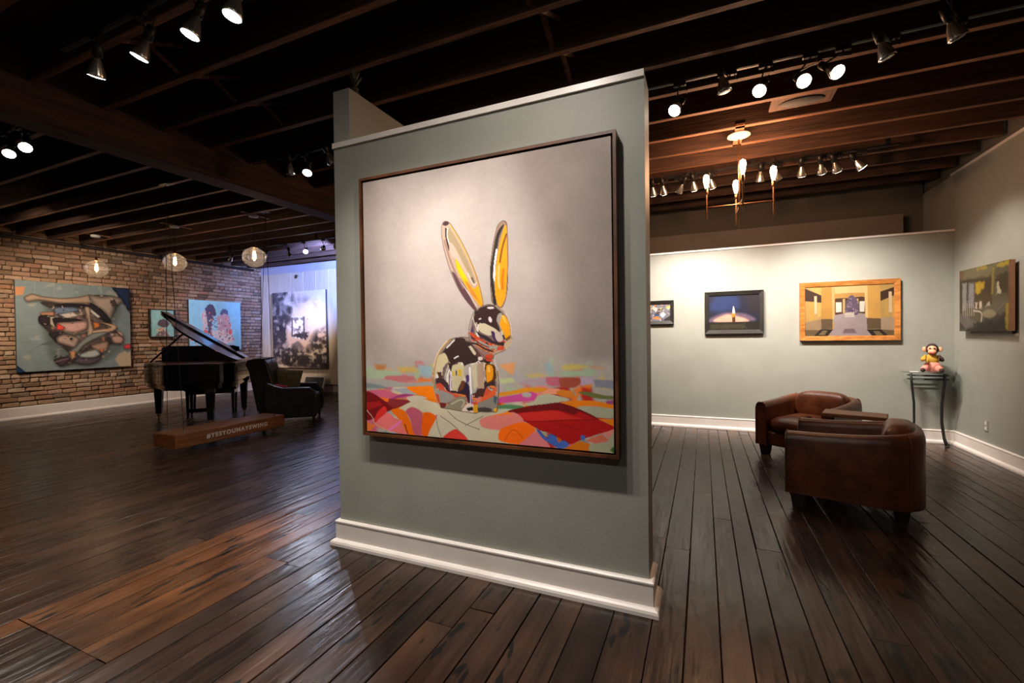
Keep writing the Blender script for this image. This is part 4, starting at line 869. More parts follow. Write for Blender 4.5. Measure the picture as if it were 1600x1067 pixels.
# wall outlet
t = thing('wall_outlet', 'small outlet cover low on the right wall near baseboard', 'outlet', (XR, 6.47, .35))
MB().rbox((-.008, -.035, -.06), (0, .035, .06), .004).build('plate', 'sage', t)
for z in (-.028, .028): MB().rbox((-.011, -.016, z-.018), (-.006, .016, z+.018), .003).build('socket', 'plaster_white', t)
# ------------------------------------------------------------------ framed pictures
def frame_y(mb, x0, x1, z0, z1, wd, y0, y1):     # four mitred rails in an XZ rectangle, front face y0, back y1
    pass
def rails(t, mat_, x0, x1, z0, z1, wd, y0, y1, step=None):
    # each rail its own part; rect in x,z; y0 front (towards viewer, smaller)
    o = [(x0,z0),(x1,z0),(x1,z1),(x0,z1)]; n = [(x0+wd,z0+wd),(x1-wd,z0+wd),(x1-wd,z1-wd),(x0+wd,z1-wd)]
    for i in range(4):
        j = (i+1)%4; a, b, c, d = o[i], o[j], n[j], n[i]
        mb = MB(); f = step if step is not None else 0
        mb.v = [(a[0],y0,a[1]),(b[0],y0,b[1]),(c[0],y0+f,c[1]),(d[0],y0+f,d[1]),(a[0],y1,a[1]),(b[0],y1,b[1]),(c[0],y1,c[1]),(d[0],y1,d[1])]
        mb.f = [(0,1,2,3),(7,6,5,4),(0,4,5,1),(1,5,6,2),(2,6,7,3),(3,7,4,0)]; mb.build('frame_rail', mat_, t)
# chrome rabbit (floater frame on the partition)
t = thing('framed_painting', 'huge framed painting of a shiny chrome rabbit on a colourful quilt', 'painting', (-1.2, PY, .77))
X0, X1, Z0, Z1 = -2.012+1.2, -.388+1.2, .778-.77, 2.416-.77
rails(t, 'walnut', X0, X1, Z0, Z1, .016, -.072, -.004)
rails(t, 'walnut', X0+.004, X1-.004, Z0+.004, Z1-.004, .026, -.02, -.005)
MB().box((X0+.014, -.022, Z0+.014), (X1-.014, -.018, Z1-.014)).build('backing', 'black_gap', t)
MB().box((X0+.026, -.062, Z0+.026), (X1-.026, -.022, Z1-.026)).build('stretcher', 'canvas_dark', t)
canvas('rabbit', t, (X0+.026, -.0625, Z1-.026), (X1-X0-.052, 0, 0), (0, 0, -(Z1-Z0-.052)), 430, 430)
# rear wall pictures
def rear(name, label, x0, x1, z0, z1, wd, key, fm, nx, ny, depth=.045, step=.012):
    cx = (x0+x1)/2; t = thing(name, label, 'painting', (cx, 7.14, z0)); a, b, h = x0-cx, x1-cx, z1-z0
    rails(t, fm, a, b, 0, h, wd, -depth, -.002, step)
    MB().box((a+wd*.6, -.02, wd*.6), (b-wd*.6, -.008, h-wd*.6)).build('backing', 'canvas_dark', t)
    canvas(key, t, (a+wd*.95, -.0225, h-wd*.95), (b-a-wd*1.9, 0, 0), (0, 0, -(h-wd*1.9)), nx, ny); return t
rear('framed_painting', 'black-framed painting of a lit candle on the rear wall', .027, .788, 1.392, 2.002, .055, 'candle', 'black_frame', 130, 95)
rear('framed_painting', 'wide gold-framed painting of a columned hall above the armchairs', 1.217, 2.300, 1.284, 2.066, .06, 'hall', 'gold_frame', 230, 150)
rear('framed_painting', 'small dark-framed collage picture half hidden behind the partition', -1.10, -.400, 1.552, 1.908, .05, 'collage', 'black_frame', 130, 60)
# right wall canvas
t = thing('canvas_painting', 'unframed dark olive still-life painting on the right wall', 'painting', (XR, 6.38, 1.385))
y0, y1, h = 5.925-6.38, 6.835-6.38, .70
MB().box((-.075, y0, 0), (-.03, y1, h)).build('stretcher', 'canvas_edge', t)
MB().box((-.03, y0+.05, -.03), (0, y1-.12, h-.08)).build('mount', 'black_frame', t)
canvas('interior', t, (-.0755, y1, h), (0, y0-y1, 0), (0, 0, -h), 120, 110)
tag(MB().box((XR-.004, 5.93, 1.335), (XR, 5.99, 1.362)).build('wall_label', 'paper'), 'tiny white caption card under the still-life painting', 'label')
# brick wall canvases
def left(name, label, ya, yb, za, zb, key, nx, ny, depth=.05, edge='canvas_dark', fr=None):
    cy = (ya+yb)/2; t = thing(name, label, 'painting', (XL+.02, cy, za)); a, b, h = ya-cy, yb-cy, zb-za
    MB().box((0, a, 0), (depth, b, h)).build('stretcher', edge, t)
    if fr:
        for q, p in (((0,a-.02,-.02),(depth+.015,a,h+.02)),((0,b,-.02),(depth+.015,b+.02,h+.02)),((0,a,-.02),(depth+.015,b,0)),((0,a,h),(depth+.015,b,h+.02))): MB().box(q, p).build('frame_rail', fr, t)
    canvas(key, t, (depth+.001, a, h), (0, b-a, 0), (0, 0, -h), nx, ny); return t
left('canvas_painting', 'large teal painting of entwined figures on the brick wall', 3.84, 5.59, .86, 2.55, 'figures', 230, 210)
left('canvas_painting', 'small square teal portrait painting above the piano lid', 5.98, 6.46, 1.50, 2.11, 'portrait', 60, 70, .05, 'canvas_dark', 'black_frame')
left('canvas_painting', 'turquoise painting of two standing figures behind the piano', 6.80, 8.11, 1.14, 2.40, 'pair', 150, 150)
# cloud painting on the plank panel
t = thing('canvas_painting', 'tall sepia painting of storm clouds on the plank panel', 'painting', (-9.85, YB-.09, .63))
a, b, h = -10.87+9.85, -8.92+9.85, 2.04
for x in (a+.3, b-.4): MB().box((x, -.06, .1), (x+.06, 0, h-.1)).build('standoff', 'pale_wood', t)
MB().box((a, -.11, 0), (b, -.06, h)).build('stretcher', 'canvas_dark', t)
canvas('cloud', t, (a, -.1105, h), (b-a, 0, 0), (0, 0, -h), 130, 150)
t = thing('sensor', 'small white sensor hanging on the wall above the cloud painting', 'sensor', (-10.0, YB-.15, 3.06)); MB().tube([(0,0,.04),(0,.066,.04)], .008, 6).build('arm', 'black_metal', t); MB().rbox((-.03,-.02,-.02),(.03,.02,.06), .01).build('body', 'black_metal', t)
# picture leaning on the floor
t = thing('leaning_picture', 'dark framed picture leaning near the back wall behind lounge chair', 'picture', (-9.25, 8.42, 0)); t.rotation_euler = (math.radians(-16), 0, 0)
rails(t, 'plaster_white', -.35, .35, 0, .44, .025, -.02, .01); MB().box((-.33, -.012, .02), (.33, .006, .42)).build('print', 'canvas_dark', t)
# ------------------------------------------------------------------ grand piano
pn = thing('grand_piano', 'black grand piano with raised lid near the brick wall', 'piano', (-8.66, 5.40, 0), math.atan2(-.72, -.69))
ol = [(-.74,0),(.74,0),(.745,.55),(.72,.74),(.62,.90),(.48,1.06),(.38,1.24),(.30,1.44),(.18,1.60),(-.02,1.70),(-.28,1.72),(-.52,1.66),(-.68,1.52),(-.74,1.30)]
def smooth_poly(p, n=2):
    for _ in range(n): p = [q for i in range(len(p)) for a, b in ((p[i], p[(i+1)%len(p)]),) for q in ((.75*a[0]+.25*b[0], .75*a[1]+.25*b[1]), (.25*a[0]+.75*b[0], .25*a[1]+.75*b[1]))]
    return p
body = [(-.74,0),(.74,0)]+smooth_poly(ol, 2)[7:-3]
inner = [(x*.93, .12+(y-.12)*.95) for x, y in body]
MB().prism(body, .70, 1.02).build('case', 'lacquer', pn, bevel=.006)
MB().prism([(x*.95, y*.97+.02) for x, y in body], .62, .70).build('underframe', 'lacquer', pn)
MB().prism([(x*.94, .1+y*.9) for x, y in body], 1.021, 1.03).build('soundboard', 'satin_brass', pn)
kb = MB().box((-.66,-.16,.70), (.66,.0,.735)).build('keybed', 'lacquer', pn)
MB().box((-.61,-.145,.735), (.61,-.005,.752)).build('white_keys', 'letter_white', kb)
bk = MB()
for i in range(36):
    if i % 7 not in (2, 6): bk.box((-.59+i*.0335,-.10,.752), (-.575+i*.0335,-.005,.764))
bk.build('black_keys', 'lacquer', kb)
for s in (-1, 1): MB().rbox((s*.70-.04,-.17,.64), (s*.70+.04,.02,.86), .015).build('cheek', 'lacquer', pn)
MB().box((-.66,-.01,.75), (.66,.02,1.0)).build('fallboard', 'lacquer', pn)
md = MB(); md.prism([(-.60,1.02),(.60,1.02),(.60,1.27),(.5,1.30),(-.5,1.30),(-.60,1.27)], .22, .245, 1); md.build('music_desk', 'lacquer', pn)
MB().box((-.66,.20,1.02), (.66,.36,1.05)).build('desk_shelf', 'lacquer', pn)
for x, y in ((-.66,.22), (.66,.22), (-.36,1.42)):
    lg = MB().loft([[(x+s*a, y+u*a, z) for s, u in ((-1,-1),(1,-1),(1,1),(-1,1))] for a, z in ((.11,.70),(.10,.66),(.075,.62),(.06,.55),(.042,.10))]).build('leg', 'lacquer', pn, bevel=.004)
    MB().lathe([(.03,.10),(.028,.06),(.012,.055)], (x,y,0)).build('caster_cup', 'brass', lg, True); MB().lathe([(.03,-.012),(.03,.012)], (x,y,.03), (1,0,0), 14).build('caster', 'brass', lg)
ly = MB().box((-.20,.30,.10), (.20,.42,.17)).build('pedal_lyre', 'lacquer', pn)
for x in (-.1, .1): MB().tube([(x,.36,.16),(x*.8,.36,.64)], .018, 8).build('lyre_post', 'lacquer', ly)
for x in (-.08, 0, .08): MB().rbox((x-.02,.16,.07), (x+.02,.32,.085), .005).build('pedal', 'brass', ly)
# lid, hinged along the bass side
lid = bpy.data.objects.new('lid', None)
la = math.radians(34)
lp = [(x+.75, y) for x, y in body if y >= .36]+[]
lp = [(0,.36),(1.49,.36)]+[(x+.75, y) for x, y in smooth_poly(ol, 2)[7:-3] if y > .40]
mb = MB().prism(lp, -.012, .016); mb.v = [(-.75+x*math.cos(la)-z*math.sin(la), y, 1.045+x*math.sin(la)+z*math.cos(la)) for x, y, z in mb.v]
lid = mb.build('lid', 'lacquer', pn, bevel=.004)
# front flap folded back over the lid
mb = MB().prism([(0.0,.37),(1.48,.37),(1.48,.76),(0.0,.76)], .022, .042); mb.v = [(-.75+x*math.cos(la)-z*math.sin(la), y, 1.045+x*math.sin(la)+z*math.cos(la)) for x, y, z in mb.v]; mb.build('front_flap', 'lacquer', lid)
a = Vector((.66,.62,1.03)); b = Vector((-.75+1.02*math.cos(la), .66, 1.03+1.02*math.sin(la))); MB().tube([a, b], .014, 8).build('lid_prop', 'lacquer', pn)
# bench behind the keyboard
t = thing('piano_bench', 'black padded bench under the keyboard of the piano', 'bench', (-8.61, 5.49, 0), math.atan2(-.72, -.69))
MB().rbox((-.42,-.18,.46), (.42,.18,.52), .02).build('seat', 'lacquer', t); MB().box((-.39,-.155,.39), (.39,.155,.46)).build('apron', 'lacquer', t)
for x in (-.36, .36):
    for y in (-.13, .13): MB().loft([[(x+s*q, y+u*q, z) for s, u in ((-1,-1),(1,-1),(1,1),(-1,1))] for q, z in ((.028,.40),(.018,0))]).build('leg', 'lacquer', t)
# ------------------------------------------------------------------ lounge chair by the piano
lc = thing('lounge_chair', 'dark green-black leather lounge chair with a tall sloping back', 'armchair', (-6.50, 5.51, 0), math.radians(40)); lc.scale = (.74, 1, 1)
for s, y in ((-1,-.40), (1,.40)):
    MB().prism([(-.42,.11),(.56,.11),(.60,.20),(.61,.40),(.56,.52),(.44,.60),(-.10,.61),(-.30,.66),(-.46,.72),(-.50,.40)], y-.06, y+.06, 1).build('arm', 'green_leather', lc, bevel=.025)
MB().rbox((-.36,-.34,.14), (.55,.34,.34), .04).build('seat_base', 'green_leather', lc); MB().cushion((-.30,-.335,.33), (.57,.335,.48), .35).build('seat_cushion', 'green_leather', lc, True)
bk = MB(); pr = [(-.62,.12),(-.36,.12),(-.24,.44),(-.34,.78),(-.42,1.02),(-.50,1.09),(-.72,1.09),(-.83,1.03)]
bk.prism(pr, -.36, .36, 1); bk.build('backrest', 'green_leather', lc, bevel=.04)
MB().prism([(-.46,1.09),(-.80,1.07),(-.84,1.0),(-.72,.78),(-.70,.80),(-.79,1.0),(-.77,1.055),(-.46,1.075)], -.365, .365, 1).build('head_piping', 'dark_wood', lc)
for x, y in ((.50,-.36),(.50,.36),(-.52,-.33),(-.52,.33)): MB().loft([[(x+s*q, y+u*q, z) for s, u in ((-1,-1),(1,-1),(1,1),(-1,1))] for q, z in ((.03,.13),(.02,0))]).build('leg', 'dark_wood', lc)
mb = MB(); n = 12
for s in (1, -1):
    b0 = len(mb.v)
    for i in range(n+1):
        for j in range(n+1):
            u, v = 2*i/n-1, 2*j/n-1; h = .085*max(0, (1-u*u)*(1-v*v))**.42; k = 1-.07*(1-abs(u*v)); mb.v.append((.21*u*k, s*h, .20*v*k))
    mb.f += [(b0+i*(n+1)+j, b0+(i+1)*(n+1)+j, b0+(i+1)*(n+1)+j+1, b0+i*(n+1)+j+1) for i in range(n) for j in range(n)]
pl = mb.build('throw_pillow', 'olive_cloth', None, True); tag(pl, 'olive green throw pillow on the dark lounge chair', 'pillow'); pl.location = (-6.60, 5.50, .69); pl.rotation_euler = (math.radians(-22), math.radians(8), math.radians(42))
mb = MB().rbox((-.11,-.06,-.012), (.11,.06,.012), .01); pc = mb.build('folded_cloth', 'pink_cloth'); tag(pc, 'folded bright pink cloth beside the olive pillow', 'cloth'); pc.location = (-6.47, 5.24, .625); pc.rotation_euler = (0, math.radians(12), .7)
# ------------------------------------------------------------------ swing
SX0, SX1, SY0, SY1, SZ0, SZ1 = -6.31, -5.85, 3.285, 4.80, .08, .255
t = thing('wooden_swing', 'thick wooden plank swing with white lettering hanging on thin cables', 'swing', (-6.08, 4.04, SZ0))
MB().rbox((SX0+6.08, SY0-4.04, 0), (SX1+6.08, SY1-4.04, SZ1-SZ0), .008).build('seat', 'swing_wood', t)
cu = bpy.data.curves.new('lettering', 'FONT'); cu.body = '#YESYOUMAYSWING'; cu.size = .076; cu.space_character = 1.25; cu.extrude = .001; cu.align_x = 'CENTER'; cu.align_y = 'CENTER'; cu.offset = .0022
to = bpy.data.objects.new('tmp', cu); COL.objects.link(to); bpy.context.view_layer.update()
me = bpy.data.meshes.new_from_object(to.evaluated_get(bpy.context.evaluated_depsgraph_get())); bpy.data.objects.remove(to)
lo = bpy.data.objects.new('lettering', me); COL.objects.link(lo); me.materials.clear(); me.materials.append(M['letter_white']); lo.parent = t
lo.matrix_local = Matrix(((0,0,1,SX1+6.08+.0015),(1,0,0,4.08-4.04),(0,1,0,.0875),(0,0,0,1)))
for yb, yt in ((SY0+.13, 3.46), (SY1-.13, 4.86)):
    for x in (SX0+.06, SX1-.06):
        MB().tube([(x+6.08, yb-4.04, SZ1-SZ0), (-6.25+6.08, yt-4.04, ZJ-SZ0)], .004, 5).build('cable', 'wire', t)
        MB().lathe([(.016,0),(.016,.012),(.006,.02),(.006,.04)], (x+6.08, yb-4.04, SZ1-SZ0), seg=10).build('cable_fitting', 'chrome', t)
    MB().box((-.25, yt-4.08, ZJ-SZ0), (-.09, yt-4.0, ZJ-SZ0+.02)).build('ceiling_plate', 'black_metal', t)
# ------------------------------------------------------------------ tub armchairs
def tub(name, label, loc, rz):
    t = thing(name, label, 'armchair', loc, rz, 'brown leather tub chairs'); W, D, th = .40, .42, .115
    # U-shaped shell: path of the centre line from one arm front round the back to the other
    path = [(-W+th/2,-D)]; n = 14
    path += [(-W+th/2, y) for y in (-.2, 0)]
    for i in range(n+1):
        a = math.pi-math.pi*i/n; path.append(((W-th/2)*math.copysign(abs(math.cos(a))**.55, math.cos(a)), .06+(D-.06-th/2)*abs(math.sin(a))**.55))
    path += [(W-th/2, y) for y in (0, -.2)]+[(W-th/2,-D)]
    rings = []; P = [Vector((*p, 0)) for p in path]
    for i, p in enumerate(P):
        d = (P[min(i+1, len(P)-1)]-P[max(i-1, 0)]).normalized(); nn = Vector((d.y, -d.x, 0)); f = max(0, min(1, (p.y+D)/(2*D))); top = .60+.07*f*f
        rings.append([tuple(p+nn*o+Vector((0,0,z))) for o, z in ((-th/2,.115),(th/2,.115),(th/2,top-.06),(th/2-.012,top-.02),(th/2-.035,top),(-th/2+.035,top),(-th/2+.012,top-.02),(-th/2,top-.06))])
    MB().loft(rings).build('shell', 'leather', t, 50)
    # piping seams at the arm fronts and back corners
    for i in (0, len(P)-1):
        sgn = 1 if i == 0 else -1; r = rings[i]; MB().tube([Vector(q)+Vector((0,-.004,0)) for q in r[1:]+r[:1]], .007, 6).build('piping', 'leather', t)
    for i in (6, len(P)-7):
        r = [q for q in rings[i]]; o = [Vector(q) for q in r]; side = o[0:1]+[o[7],o[6],o[5],o[4]] if False else None
        outer = max((o[0], o[1]), key=lambda q: q.length); k = 0 if outer == o[0] else 1
        seq = [o[0],o[7],o[6],o[5]] if k == 0 else [o[1],o[2],o[3],o[4]]
        MB().tube([q*1.006 for q in seq], .006, 6).build('piping', 'leather', t)
    MB().rbox((-W+th-.01,-D+.01,.12), (W-th+.01,.30,.28), .02).build('seat_base', 'leather', t)
    MB().cushion((-W+th-.005,-D-.015,.27), (W-th+.005,.30,.44), .35).build('seat_cushion', 'leather', t, True)
    mb = MB().cushion((-W+th+.01,.15,.38), (W-th-.01,.35,.705), .5); mb.v = [(x, y+.10*(z-.4)-.35*x*x, z) for x, y, z in mb.v]; mb.build('back_cushion', 'leather', t, True)
    for x, y in ((-.33,-.35),(.33,-.35),(-.24,.28),(.24,.28)): MB().loft([[(x+s*q, y+u*q, z) for s, u in ((-1,-1),(1,-1),(1,1),(-1,1))] for q, z in ((.052,.13),(.036,0))]).build('leg', 'dark_wood', t)
    return t
tub('tub_armchair', 'near brown leather tub chair seen from its side and back', (1.13, 4.40, 0), math.radians(-107))
tub('tub_armchair', 'far brown leather tub chair showing its seat, near the rear wall', (1.13, 5.95, 0), math.radians(-35))
# small table between the chairs
t = thing('side_table', 'small wooden table with a plank top between the tub chairs', 'table', (1.30, 5.07, 0), math.radians(-18))
MB().rbox((-.24,-.14,.60), (.24,.14,.635), .005).build('table_top', 'tray_wood', t); MB().box((-.19,-.02,.05), (-.15,.02,.60)).build('post', 'tray_wood', t); MB().box((.15,-.02,.05), (.19,.02,.60)).build('post', 'tray_wood', t); MB().rbox((-.22,-.12,0), (.22,.12,.05), .005).build('foot', 'tray_wood', t)
# ------------------------------------------------------------------ glass demilune table with toy monkey
t = thing('glass_table', 'half-round glass table on curved black iron legs in the corner', 'table', (2.555, 7.085, 0))
arc = [(.265*math.cos(math.pi+math.pi*i/24), .27*math.sin(math.pi+math.pi*i/24)) for i in range(25)]
MB().prism(arc, .882, .894).build('glass_top', 'table_glass', t)
for x, y in ((-.185,-.10), (.10,-.155), (.15,-.04)):
    MB().tube([(x*1.05, y*1.05, .88), (x*1.0, y*1.0, .75), (x*.86, y*.86, .5), (x*.85, y*.85, .28), (x*1.0, y*1.0, .08), (x*1.15, y*1.15, 0)], [.012,.013,.013,.013,.012,.011], 8).build('leg', 'iron', t, True)
    MB().lathe([(.018,0),(.02,.008),(.01,.016)], (x*1.17, y*1.17, 0), seg=10).build('foot', 'iron', t)
for z in (.845, .80): MB().tube([(.195*math.cos(math.pi+math.pi*i/16), -.01+.15*math.sin(math.pi+math.pi*i/16), z) for i in range(17)]+[(-.195,-.01,z)], .007, 6).build('ring', 'iron', t)
mk = thing('toy_monkey', 'toy monkey in a yellow vest and pink trousers on the glass table', 'toy', (2.555, 6.955, .894), math.radians(-20)); mk.scale = (.78, .78, .92)
MB().ball((0,0,.075), (.10,.085,.075), 18, 10).build('trousers', 'pink_fabric', mk, True)
for s in (-1, 1):
    MB().tube([(s*.045,-.03,.05), (s*.085,-.08,.05), (s*.10,-.11,.045)], [.045,.042,.035], 10).build('trouser_leg', 'pink_fabric', mk, True)
    MB().ball((s*.105,-.125,.03), (.03,.045,.028), 12, 8).build('foot', 'monkey_fur', mk, True)
    MB().tube([(s*.065,0,.205), (s*.105,-.02,.17), (s*.11,-.08,.165), (s*.08,-.115,.178)], [.032,.032,.026,.02], 10).build('arm', 'monkey_fur' if s > 0 else 'yellow_vest', mk, True)
    MB().lathe([(.0,-.004),(.045,0),(.05,.006),(.0,.008)], (s*.072,-.13,.178), (1,0,0), 16).build('cymbal', 'brass', mk)
    MB().ball((s*.088,.01,.30), (.028,.014,.034), 12, 8).build('ear', 'monkey_face', mk, True)
MB().ball((0,0,.165), (.078,.062,.085), 18, 10).build('vest', 'yellow_vest', mk, True)
hd = MB().ball((0,0,.30), (.075,.072,.078), 18, 12).build('head', 'monkey_fur', mk, True)
MB().ball((0,-.045,.305), (.055,.036,.045), 16, 10).build('face', 'monkey_face', hd, True); MB().ball((0,-.062,.268), (.05,.04,.034), 16, 10).build('muzzle', 'monkey_face', hd, True)
for s in (-1, 1): MB().ball((s*.024,-.079,.315), .010, 10, 8).build('eye', 'lacquer', hd, True)
MB().tube([(-.03,-.098,.258), (0,-.104,.252), (.03,-.098,.258)], .005, 6).build('mouth', 'pink_cloth', hd)
tag(MB().box((2.36, 6.95, .894), (2.43, 7.02, .897)).build('card', 'paper'), 'small white card lying beside the toy monkey', 'card')
# ------------------------------------------------------------------ ornament on the tall wall
t = thing('leafy_ornament', 'dark leafy sprig ornament standing on the tall partition wall', 'ornament', (PX0+.10, PY+.10, 3.065))
MB().lathe([(.03,0),(.035,.01),(.02,.03),(.025,.05),(.0,.06)], seg=12).build('base', 'leaf_dark', t, True)
for i in range(13):
    a = i*2.4; q = .25+.75*(i/12); mb = MB(); d = Vector((math.cos(a), math.sin(a), 0))*(1.15-q*.8); z0 = .04+.04*q
    c = [d*.0+Vector((0,0,z0)), d*.035+Vector((0,0,z0+.03+.03*q)), d*.07+Vector((0,0,z0+.05+.07*q))]; s = Vector((-d.y, d.x, 0)).normalized()*.009
    mb.v = [tuple(c[0]), tuple(c[1]+s), tuple(c[1]-s), tuple(c[2]), tuple(c[1]+Vector((0,0,.006)))]; mb.f = [(0,1,4),(0,4,2),(1,3,4),(2,4,3),(0,2,1),(1,2,3)]; mb.build('leaf', 'leaf_dark', t)
# ceiling speaker between joists
t = thing('ceiling_speaker', 'rectangular wooden plate with oval grey grille between ceiling joists', 'speaker', (.81, 4.60, ZJ+.045))
MB().rbox((-.24,-.12,0), (.24,.12,.02), .004).build('plate', 'girder', t); mb = MB().lathe([(.0,-.012),(.09,-.01),(.10,0)], seg=28); mb.v = [(x*1.75, y*.85, z) for x, y, z in mb.v]; mb.build('grille', 'speaker_cloth', t, True)
for x in (-.2, .2): MB().box((x-.015,-.015,.02), (x+.015,.015,ZD-ZJ-.045)).build('hanger', 'joist', t)
# ------------------------------------------------------------------ lamps
ZR = 3.335
def rail(label, x0, x1, y, drop=True):
    t = thing('light_track', label, 'track', ((x0+x1)/2, y, ZR)); h = (x1-x0)/2
    MB().box((-h,-.017,0), (h,.017,.022)).build('rail', 'black_metal', t); MB().box((-h,-.006,-.002), (h,.006,.001)).build('slot', 'wire', t)
    k = max(2, int(h*2/.9))
    for i in range(k): x = -h+.1+(2*h-.2)*i/(k-1); MB().box((x-.02,-.012,.022), (x+.02,.012,ZJ+.12-ZR)).build('hanger', 'black_metal', t)
def head(label, L, aim, ry, lit='lens_warm', power=0, size=60, blend=.7, col=NEUT, group=None, rx=None, r=.047):
    L = Vector(L); d = (Vector(aim)-L).normalized(); rp = Vector((L.x if rx is None else rx, ry, ZR))
    t = thing('track_spotlight', label, 'spotlight', rp, 0, group); q = L-rp
    ad = MB().rbox((-.045,-.016,-.03), (.045,.016,-.004), .004).build('adapter', 'black_metal', t)
    sk = q-d*.155; k = r/.058
    MB().lathe([(.014,-.045),(.024,-.04),(.026,.0),(.026,.045)], sk, d, 14).build('socket', 'black_metal', t, True)
    sd = d.cross(Vector((0,0,1))).normalized()*.034
    mid = Vector((q.x*.3, q.y*.3, min(-.05, sk.z*.5)))
    MB().tube([(0,0,-.03), mid, sk+sd*.9], .006, 6).build('stem', 'black_metal', t); MB().tube([sk+sd*.9, sk+sd, sk-sd], .006, 6).build('yoke', 'black_metal', t)
    MB().tube([(.03,0,-.03), Vector((.05,.02,-.06)), sk-d*.07+Vector((.02,0,.03)), sk-d*.045], .0035, 5).build('lamp_cord', 'black_metal', t)
    bl = MB().lathe([(.020*k,-.112),(.024*k,-.098),(.030*k,-.085),(.046*k,-.05),(.056*k,-.018),(r+.002,-.004),(r+.002,.004),(r-.004,.006)], q, d, 22).build('reflector', 'reflector', t, True)
    MB().lathe([(r-.003,.0065),(r*.6,.010),(.0,.012)], q, d, 22).build('lens', lit if lit else 'chrome', t, True)
    if power:
        li = bpy.data.lights.new('spot_light', 'SPOT'); li.energy = power*LAMP; li.color = col; li.spot_size = math.radians(size); li.spot_blend = blend; li.shadow_soft_size = .045
        o = bpy.data.objects.new('spot_light', li); COL.objects.link(o); o.parent = t; o.location = q+d*.03; o.rotation_euler = d.to_track_quat('-Z', 'Y').to_euler()
    return t
# track over the near left, in front of the rabbit wall
rail('near black lighting track running in front of the rabbit partition', -3.9, .6, 1.56)
G = 'spotlights on the near track'
for i, (x, z, aim, pw, sz, lab) in enumerate([
 (-3.55, 3.15, (-4.9, 2.0, 0), 160, 90, 'leftmost lit spotlight on the near track, seen almost edge-on'),
 (-3.08, 3.15, (-4.3, 1.0, 0), 60, 70, 'second lit spotlight from the left on the near track'),
 (-2.60, 3.15, (-3.3, .85, 0), 60, 70, 'third lit spotlight from the left on the near track'),
 (-2.25, 3.15, (-2.6, .9, 0), 60, 70, 'spotlight on the near track cut by the top picture edge')]):
    head(lab, (x, 1.58, z-.05), aim, 1.56, 'lens_warm', pw, sz, group=G, rx=x+.06)
for x, tx, pw, sz, lab in ((-1.86, -1.70, 112, 76, 'first'), (-1.46, -1.40, 95, 76, 'second'), (-1.06, -1.06, 100, 76, 'third'), (-.70, -1.1, 62, 150, 'added wide fill, fourth')):  # fourth head is a wide fill added to brighten the wall top
    head('spotlight on the near track aimed at the rabbit painting, %s from the left' % lab, (x, 1.36, 3.18), (tx, 2.28, .40), 1.56, 'lens_warm', pw, sz, 1.0, NEUT, 'spotlights aimed at the rabbit painting')
# added unseen track behind the viewer, put in for soft fill
rail('added fill-light track, unseen behind the viewpoint', -4.2, 1.6, -.9)
for x, aim, pw, lab in ((-3.6, (-3.6, 1.6, 0), 40, 'first'), (-1.6, (-1.4, 2.28, .9), 48, 'second'), (.4, (.6, 2.6, 0), 16, 'third')):
    head('added fill spotlight behind the viewpoint, %s from the left' % lab, (x, -.86, 3.17), aim, -.9, 'lens_warm', pw, 95, 1.0, NEUT, 'added fill spotlights behind the viewpoint')
# far left pair
rail('short black lighting track at the far left ceiling edge', -6.6, -5.3, 1.93)
head('dim lit spotlight at the far left picture edge', (-5.84, 1.94, 3.14), (-4.0, .9, .6), 1.93, 'lens_warm', 60, 70, .8, WARM, rx=-5.9)
head('brightest spotlight at the far left, beside the dim one', (-5.56, 1.95, 3.15), (-3.3, .9, 1.0), 1.93, 'lens_cool', 60, 70, .8, NEUT, rx=-5.6)
# off to the left: unseen track added to brighten the brick wall
rail('added unseen lighting track washing the brick wall from the left', -10.4, -8.2, 2.3)
for x, y, ty, pw, lab in ((-9.9, 2.3, 4.2, 130, 'first'), (-9.3, 2.3, 5.2, 190, 'second'), (-8.6, 2.3, 6.4, 300, 'third')):
    head('added unseen spotlight aimed along the brick wall, %s from the bricks' % lab, (x, y, 3.15), (-11.5, ty, 1.3), 2.3, 'lens_warm', pw, 75, .9, WARM, 'added spotlights on the brick wall track')
# middle left track
rail('black lighting track beside the tall partition wall', -4.35, -3.0, 3.42)
head('unlit silver spotlight left of the bright one by the partition', (-3.97, 3.40, 3.14), (-4.6, 4.6, 0), 3.42, None)
head('bright round spotlight just left of the tall partition', (-3.81, 3.46, 3.15), (-3.2, 2.5, 1.2), 3.42, 'lens_cool', 40, 70)
head('unlit spotlight peeking out behind the partition edge', (-3.40, 3.40, 3.16), (-3.0, 4.6, 1), 3.42, None)
# far track in front of the plank panel
rail('far lighting track in front of the plank panel and brick corner', -9.6, -5.6, 6.5)
head('bright blue-white spotlight above the lounge chair', (-7.30, 6.55, 3.15), (-4.6, 3.4, .8), 6.5, 'lens_cool', 90, 75, .9, (.75,.82,1))
head('spotlight just left of the blue-white one on the far track', (-7.81, 6.6, 3.14), (-9.85, 8.8, 1.25), 6.5, 'lens_warm', 420, 40, .9, WARM)
for i, (x, aim, pw) in enumerate(((-6.78, (-9.5, 8.8, 3.0), 2200), (-6.45, (-8.0, 8.8, 1.0), 0), (-8.4, (-11.5, 8.0, 1.9), 260), (-8.95, (-11.5, 8.2, 2.2), 0), (-9.5, (-11.5, 6.9, 1.8), 60))):
    head(('spotlight near the partition edge on the far track', 'last spotlight on the far track, touching the partition edge', 'spotlight behind the right glass pendant', 'second spotlight behind the right glass pendant', 'leftmost spotlight on the far track')[i], (x, 6.5, 3.15), aim, 6.5, 'lens_warm' if pw else None, pw, 60, .8, (COOL, NEUT, COOL, NEUT, WARM)[i])
